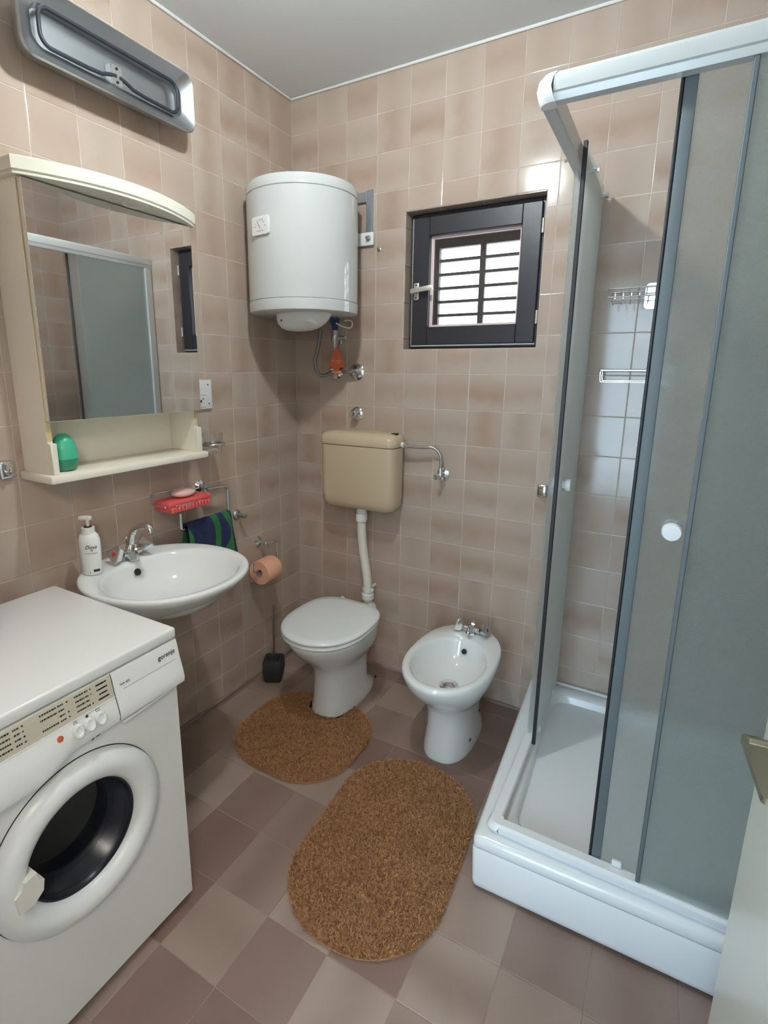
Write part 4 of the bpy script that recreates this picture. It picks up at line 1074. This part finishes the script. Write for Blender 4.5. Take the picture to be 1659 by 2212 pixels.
# ------------------------------------------------------------------ toilet brush
tb_ = thing('toilet_brush', 'dark grey toilet brush holder standing in the corner beside the toilet', 'toilet brush', (.098, -.362, 0))
Mk = Matrix.Translation((.098, -.362, .001)) @ Matrix.Rotation(math.radians(28), 4, 'Z')
def sqr(w_, r, z): return [(x, y, z) for x, y in rrect(w_, w_, r, 6)]
def cirr(r_, z):
    out = []
    for x, y in rrect(.1, .1, .02, 6):
        a = math.atan2(y, x); out.append((r_ * math.cos(a), r_ * math.sin(a), z))
    return out
MB().loft([sqr(.072, .010, 0), sqr(.080, .012, .006), sqr(.098, .014, .055), sqr(.094, .014, .105), sqr(.088, .014, .111), cirr(.034, .112), cirr(.031, .108), cirr(.029, .04)], True, True, True, Mk).build('holder', 'brush_plastic', tb_, ang=45)
MB().tube([Mk @ Vector((0, 0, .05)), Mk @ Vector((.004, 0, .20)), Mk @ Vector((.006, 0, .387))], .0052, 12).build('stick', 'steel', tb_)
MB().lathe([(.020, .05), (.024, .07), (.018, .10), (.008, .105)], Mk, 16).build('brush_head', 'black_rubber', tb_)

# ------------------------------------------------------------------ washing machine
WXB, WXF, WY0, WY1 = .082, .602, -1.930, -1.336
DYC, DZC, DR = -1.622, .462, .190
wm = thing('washing_machine', 'white front loading washing machine with a round porthole door', 'washing machine', (.34, -1.63, 0))
bo_ = MB()
bo_.bbox(WXB, WXF - .008, WY1 - .006, WY1, .022, .812, .002, 1); bo_.bbox(WXB, WXF - .008, WY0, WY0 + .006, .022, .812, .002, 1)
bo_.box(WXB, WXB + .006, WY0 + .006, WY1 - .006, .022, .812); bo_.box(WXB + .006, WXF - .012, WY0 + .006, WY1 - .006, .022, .028); bo_.box(WXB + .006, WXF - .012, WY0 + .006, WY1 - .006, .806, .812)
bo_.build('cabinet', 'enamel', wm)
# front sheet with the porthole opening
fpn = MB(); N_ = 64; z0_, z1_ = .022, .735
outer = []; inner = []
for j in range(N_):
    a = 2 * PI * j / N_; c, s = math.cos(a), math.sin(a)
    k_ = min(((WY1 - .006 - DYC) / c if c > 1e-6 else 1e9), ((WY0 + .006 - DYC) / c if c < -1e-6 else 1e9), ((z1_ - DZC) / s if s > 1e-6 else 1e9), ((z0_ + .004 - DZC) / s if s < -1e-6 else 1e9))
    outer.append((DYC + c * k_, DZC + s * k_)); inner.append((DYC + c * .152, DZC + s * .152))
# include the true corners by snapping the nearest samples
for cy, cz_ in ((WY1 - .006, z1_), (WY0 + .006, z1_), (WY0 + .006, z0_ + .004), (WY1 - .006, z0_ + .004)):
    i_ = min(range(N_), key=lambda i: (outer[i][0] - cy) ** 2 + (outer[i][1] - cz_) ** 2); outer[i_] = (cy, cz_)
cyc, czc = (WY0 + WY1) / 2, (z0_ + z1_) / 2
def out2(d): return [(cyc + (y - cyc) * (1 + d / .29), czc + (z - czc) * (1 + d / .36)) for y, z in outer]
fpn.loft([[(WXF - .018, y, z) for y, z in out2(.006)], [(WXF - .006, y, z) for y, z in out2(.005)], [(WXF, y, z) for y, z in outer], [(WXF, y, z) for y, z in inner], [(WXF - .016, y, z) for y, z in inner]], False, False)
fpn.build('front_panel', 'enamel', wm, ang=50)
lid_ = MB(); lid_.bbox(WXB - .002, WXF + .004, WY0 - .002, WY1 + .002, .8135, .842, .006, 3); lid_.build('top_panel', 'enamel', wm)
MB().box(WXB + .01, WXF - .006, WY0 + .01, WY1 - .01, .8105, .8145).build('shadow_gap', 'gap_dark', wm)
pf = MB(); pf.box(WXB + .03, WXF - .035, WY0 + .02, WY1 - .02, .004, .024); pf.build('dark_kick_gap', 'gap_dark', wm)  # dark block painted in for the shade under the machine
for fx_, fy_ in ((WXF - .05, WY1 - .05), (WXF - .05, WY0 + .05), (WXB + .05, WY1 - .05), (WXB + .05, WY0 + .05)):
    MB().lathe([(.02, 0), (.02, .01), (.012, .012), (.012, .026)], Matrix.Translation((fx_, fy_, .0005)), 16).build('foot', 'black_rubber', wm)
# fascia: swells outwards, its lower edge drops left of the buttons
def fas(y):
    k_ = min(1, max(0, (-1.62 - y) / .09)); k_ = k_ * k_ * (3 - 2 * k_)
    zb = .690 - .004 * math.sin(min(1, max(0, (WY1 - y) / .29)) * PI) * 0 - .022 * k_; xo = .012 * k_
    e = min(1, max(0, (WY1 - y) / .02))
    return [(WXF - .03, .8105), (WXF + .002, .8105), (WXF + .006, .800), (WXF + .013, .765), (WXF + .022 + xo * .3, .735), (WXF + .027 + xo, zb + .022), (WXF + .024 + xo, zb + .008), (WXF + .012 + xo * .6, zb), (WXF - .002, zb - .006), (WXF - .03, zb - .006)]
yl = [WY1, -1.342, -1.40, -1.52, -1.60, -1.62] + [-1.63 - .01 * i for i in range(9)] + [-1.80, WY0]
fs_ = MB(); fs_.loft([[(x, y, z) for x, z in fas(y)] for y in yl])
fas_ob = fs_.build('control_panel', 'enamel', wm, ang=40)
def fx_at(z, y):
    p = fas(y)[1:8]
    for (xa_, za_), (xb_, zb_) in zip(p, p[1:]):
        if zb_ <= z <= za_: return xa_ + (xb_ - xa_) * (za_ - z) / (za_ - zb_)
    return WXF + .02
def fmat(y, z):
    dx = fx_at(z - .004, y) - fx_at(z + .004, y)
    nrm = Vector((.008, 0, dx)).normalized()
    return frame((fx_at(z, y), y, z), nrm, (0, 1, 0))
# dispenser drawer front
def strip(y0, y1, za, zb, off, name, m_, par, n=8):
    mb = MB(); rr = []
    for i in range(n + 1):
        z = za + (zb - za) * i / n
        rr.append([(fx_at(z, y) + off, y, z) for y in (y0, y1)])
    vs = [p for r in rr for p in r] + [(p[0] - off - .004, p[1], p[2]) for r in rr for p in r]
    k_ = len(rr) * 2
    fs = [(2 * i, 2 * i + 1, 2 * i + 3, 2 * i + 2) for i in range(n)] + [(k_ + 2 * i, k_ + 2 * i + 2, k_ + 2 * i + 3, k_ + 2 * i + 1) for i in range(n)]
    fs += [(2 * i, 2 * i + 2, k_ + 2 * i + 2, k_ + 2 * i) for i in range(n)] + [(2 * i + 1, k_ + 2 * i + 1, k_ + 2 * i + 3, 2 * i + 3) for i in range(n)]
    fs += [(0, k_, k_ + 1, 1), (2 * n, 2 * n + 1, k_ + 2 * n + 1, k_ + 2 * n)]
    mb.add(vs, fs)
    return mb.build(name, m_, par, ang=40)
dw = strip(-1.521, -1.345, .8095, .700, .0025, 'detergent_drawer', 'enamel', wm)
strip(-1.5225, -1.521, .8095, .700, .0006, 'drawer_gap', 'gap_dark', wm)
strip(-1.50, -1.352, .7655, .7645, .0029, 'groove', 'grey_ink', dw, 1)
dg = MB(); dg.tube([(fx_at(.697, -1.36) - .002, -1.36, .698), (fx_at(.69, -1.44) + .004, -1.43, .688), (fx_at(.69, -1.5) + .004, -1.51, .684)], .004, 8); dg.build('drawer_grip', 'enamel', dw)
strip(WY0 + .01, -1.524, .8090, .7590, .0012, 'program_label', 'panel_label', fas_ob)
strip(WY0 + .01, -1.5225, .7590, .7575, .0018, 'label_edge', 'white_plastic', fas_ob, 1)
def fascia_text(txt, size, y, z, name, par, off, material='ink'):
    vs, fs = text_geo(txt, size); M_ = fmat(y, z) @ Matrix.Translation((0, 0, off))
    MB().add(vs, fs, M_).build(name, material, par, smooth=False)
fascia_text('gorenje', .0165, -1.3745, .787, 'brand_lettering', dw, .0034)
fascia_text('WA 452', .0075, -1.494, .7765, 'model_lettering', dw, .0034)
# printed programme rows (too small to read in the photo): short dark strokes
def stroke(mb, y, z, l, h_):
    mb.extrude([(-l / 2, -h_ / 2), (l / 2, -h_ / 2), (l / 2, h_ / 2), (-l / 2, h_ / 2)], .0004, fmat(y, z) @ Matrix.Translation((0, 0, .0012)))
pr_ = MB(); rnd = random.Random(3)
for y0, cols in ((-1.548, ((.004, .014), (.010, .014), (.0, .026))), (-1.600, ((.004, .020), (.026, .008), (.038, .003))), (-1.672, ((.003, .034), (.040, .012), (.058, .004))), (-1.755, ((.004, .026), (.036, .012), (.052, .004))), (-1.83, ((.004, .026), (.036, .012), (.052, .004)))):
    for r_ in range(4):
        for dx, l in cols:
            if rnd.random() < .14: continue
            z_ = .8015 - .0105 * r_
            x_ = 0
            while x_ < l - .001:
                seg_ = min(l - x_, rnd.uniform(.002, .006))
                stroke(pr_, y0 + dx - .012 + x_ + seg_ / 2, z_, seg_ * .85, .0034); x_ += seg_ + .0006
pr_.build('printed_rows', 'ink', fas_ob, smooth=False)['kind'] = 'stuff'
for y, kind in ((-1.618, 'o'), (-1.592, 'x'), (-1.567, 'u')):
    M_ = fmat(y, .734)
    bt_ = MB(); rings = []
    for rx, ry, z_ in ((.0118, .0155, 0), (.0118, .0155, .007), (.0095, .013, .0105), (.0068, .0095, .010), (.0045, .007, .007)):
        rings.append([(rx * math.cos(2 * PI * j / 24), ry * math.sin(2 * PI * j / 24), z_) for j in range(24)])
    bt_.loft(rings, True, True, True, M_); bt_.build('button', 'white_plastic', wm, ang=40)
    ic = MB(); Mi = fmat(y, .7515) @ Matrix.Translation((0, 0, .0006))
    if kind == 'o':
        ic.tube([Mi @ Vector((.0036 * math.cos(a * PI / 8), .0036 * math.sin(a * PI / 8), 0)) for a in range(16)], .0004, 5, True); ic.tube([Mi @ Vector((0, -.002, 0)), Mi @ Vector((0, .002, 0))], .0004, 5)
    elif kind == 'x':
        for a in (45, -45, 0, 90): ic.extrude([(-.0036, -.0007), (.0036, -.0007), (.0036, .0007), (-.0036, .0007)], .0004, Mi @ Matrix.Rotation(math.radians(a), 4, 'Z'))
    else:
        ic.tube([Mi @ Vector(p) for p in ((-.0045, .003, 0), (-.0035, -.002, 0), (.0035, -.002, 0), (.0045, .003, 0), (-.0045, .003, 0))], .0005, 5)
    ic.build('button_symbol', 'ink', fas_ob)
MB().lathe([(.0065, -.001), (.0065, .0012), (.004, .002), (0, .002)], fmat(-1.654, .739), 20).build('indicator_light', 'orange_light', wm)
for y, z, s_ in ((-1.560, .6795, 1.0), (-1.546, .682, .8), (-1.575, .677, .5), (-1.640, .672, .6), (-1.658, .667, .35)):
    pts = [(s_ * .010 * rnd.uniform(.5, 1.1) * math.cos(a), s_ * .0035 * rnd.uniform(.4, 1.1) * math.sin(a)) for a in [2 * PI * j / 9 for j in range(9)]]
    MB().extrude(pts, .0006, frame((WXF, y, z), (1, 0, 0), (0, 1, .25))).build('rust_spot', 'rust', wm, smooth=False)
Md_ = frame((WXF, DYC, DZC), (1, 0, 0), (0, 1, 0))
dor = MB().lathe([(.194, .0005), (.194, .008), (.190, .016), (.178, .027), (.162, .0325), (.148, .031), (.134, .022), (.127, .010), (.126, .002), (.128, -.01)], Md_, 96, False, False).build('porthole_door', 'white_plastic', wm, ang=60)
MB().lathe([(.1960, .0002), (.1960, .0012), (.193, .0012), (.193, .0002)], Md_, 96, False, False).build('door_gap', 'gap_dark', wm)
MB().lathe([(.1275, .004), (.122, .003), (.118, -.012), (.112, -.016), (.104, -.045), (.098, -.050), (.094, -.085), (.100, -.10)], Md_, 72, False, False).build('door_gasket', 'dark_gasket', dor, ang=60)
MB().lathe([(.118, -.010), (.112, -.030), (.098, -.055), (.07, -.068), (0, -.074)], Md_, 64, False, False).build('porthole_glass', 'door_glass', dor, ang=60)
drm = MB().lathe([(.100, -.10), (.21, -.11), (.22, -.30), (0, -.31)], Md_, 64, False, False).build('drum', 'washer_drum', wm, ang=60)
hol = MB()
for i in range(7):
    for j in range(8):
        hol.lathe([(.0042, 0), (.0042, .001)], Md_ @ Matrix.Translation((-.05 + .0135 * j + (.0067 if i % 2 else 0), -.02 + .0125 * i, -.3085)), 8)
hol.build('drum_holes', 'gap_dark', drm)
# door handle at the lower left
ha = math.radians(181)
Mh_ = frame((WXF + .0, DYC - .135, DZC + .004), (1, 0, 0), (0, 1, 0))
hk = MB(); hk.extrude([(-.022, -.034), (.006, -.036), (.026, -.020), (.030, .004), (.020, .010), (.018, .030), (-.006, .026), (-.012, .012), (-.026, .006)], .036, Mh_); hk.build('door_handle', 'old_white_plastic', dor, ang=30)
# red bowl-like basket on top
bs = thing('maroon_basket', 'dark red plastic basket with an arched handle on the washing machine', 'basket', (.235, -1.672, .842))
Mq = Matrix.Translation((.235, -1.672, .8425))
MB().lathe([(.060, 0), (.062, .010), (.060, .014), (.078, .026), (.092, .055), (.095, .080), (.096, .100), (.0955, .106), (.092, .106), (.091, .08), (.088, .055), (.074, .030), (0, .022)], Mq, 48).build('bowl', 'maroon_plastic', bs, ang=50)
arch = [(.0, .0945 * math.cos(math.radians(a)), .098 + .105 * math.sin(math.radians(a))) for a in range(0, 181, 10)]
Mr_ = Mq @ Matrix.Rotation(math.radians(-30), 4, 'Z')
MB().tube([Mr_ @ Vector(p) for p in arch], .010, 10).build('handle', 'maroon_plastic', bs)

# ------------------------------------------------------------------ rugs: backing plus thousands of short tufts
def inside(poly, x, y):
    c = False; n = len(poly)
    for i in range(n):
        x1, y1 = poly[i]; x2, y2 = poly[(i + 1) % n]
        if (y1 > y) != (y2 > y) and x < (x2 - x1) * (y - y1) / (y2 - y1) + x1: c = not c
    return c
def rug(name, label, poly, centre, n, seed, keep=None):
    rr = random.Random(seed)
    t_ = thing(name, label, 'rug', (centre[0], centre[1], 0))
    MB().extrude(poly, .006, Matrix.Translation((0, 0, .001))).build('backing', 'rug_pile', t_)
    xs_ = [p[0] for p in poly]; ys_ = [p[1] for p in poly]
    ed = [(Vector(poly[i]), Vector(poly[(i + 1) % len(poly)])) for i in range(len(poly))]
    V = []; F = []
    def tuft(x, y, dx, dy, l, h_):
        a = rr.uniform(0, 2 * PI); w_ = rr.uniform(.0013, .0025); c, s = math.cos(a) * w_, math.sin(a) * w_
        o = len(V); z0 = .005
        V.extend([(x - c, y - s, z0), (x + c, y + s, z0), (x + dx * .5 + c * .9, y + dy * .5 + s * .9, z0 + h_ * .7), (x + dx * .5 - c * .9, y + dy * .5 - s * .9, z0 + h_ * .7), (x + dx, y + dy, z0 + h_)])
        F.extend([(o, o + 1, o + 2, o + 3), (o + 3, o + 2, o + 4)])
    k = 0
    while k < n:
        x, y = rr.uniform(min(xs_), max(xs_)), rr.uniform(min(ys_), max(ys_))
        if not inside(poly, x, y): continue
        k += 1
        tuft(x, y, rr.gauss(0, .006), rr.gauss(0, .006), 0, rr.uniform(.006, .013))
    for a, b in ed:                                   # fringe lying outwards
        L2 = (b - a).length; m_ = max(1, int(L2 / .0011)); nn = Vector(((b - a).y, -(b - a).x)).normalized()
        for i in range(m_):
            p = a.lerp(b, rr.random())
            q = nn * rr.uniform(.004, .014)
            if rr.random() < .5: q *= .3
            tuft(p.x - nn.x * .004, p.y - nn.y * .004, q.x + rr.gauss(0, .002), q.y + rr.gauss(0, .002), 0, rr.uniform(.0, .010))
    mb = MB(); mb.v = [Vector(v) for v in V]; mb.f = F
    me = bpy.data.meshes.new('pile'); o_ = ROOTS[t_.name]
    me.from_pydata([v - o_ for v in mb.v], [], F); me.materials.append(MAT['rug_pile'])
    ob = bpy.data.objects.new('pile', me); C.objects.link(ob); ob.parent = t_; ob['kind'] = 'stuff'
    return t_
def rot2(p, c, a):
    ca_, sa_ = math.cos(a), math.sin(a); return [(c[0] + x * ca_ - y * sa_, c[1] + x * sa_ + y * ca_) for x, y in p]
c2 = (1.000, -.898)
rug('bath_mat', 'large oval brown shaggy bath mat between shower and washing machine', rot2(rrect(.470, .730, .225, 14), c2, math.radians(3)), c2, 42000, 5)
c1 = (.462, -.615)
p1 = rrect(.525, .500, .20, 12)
# U shaped cut-out for the toilet foot
cut = [(-.101, .26), (-.099, .20), (-.080, .142), (.0, .117), (.080, .142), (.099, .20), (.101, .26)]
top = [p for p in p1]
p1b = []
done = False
for i, p in enumerate(p1):
    p1b.append(p)
    nx = p1[(i + 1) % len(p1)]
    if not done and p[1] > .249 and nx[1] > .249 and p[0] > 0 and nx[0] < 0:
        p1b += [(.101, .250)] + list(reversed(cut))[1:-1] + [(-.101, .250)]; done = True
rug('pedestal_mat', 'small brown shaggy mat laid around the toilet foot', rot2(p1b, c1, 0.0), c1, 26000, 6)
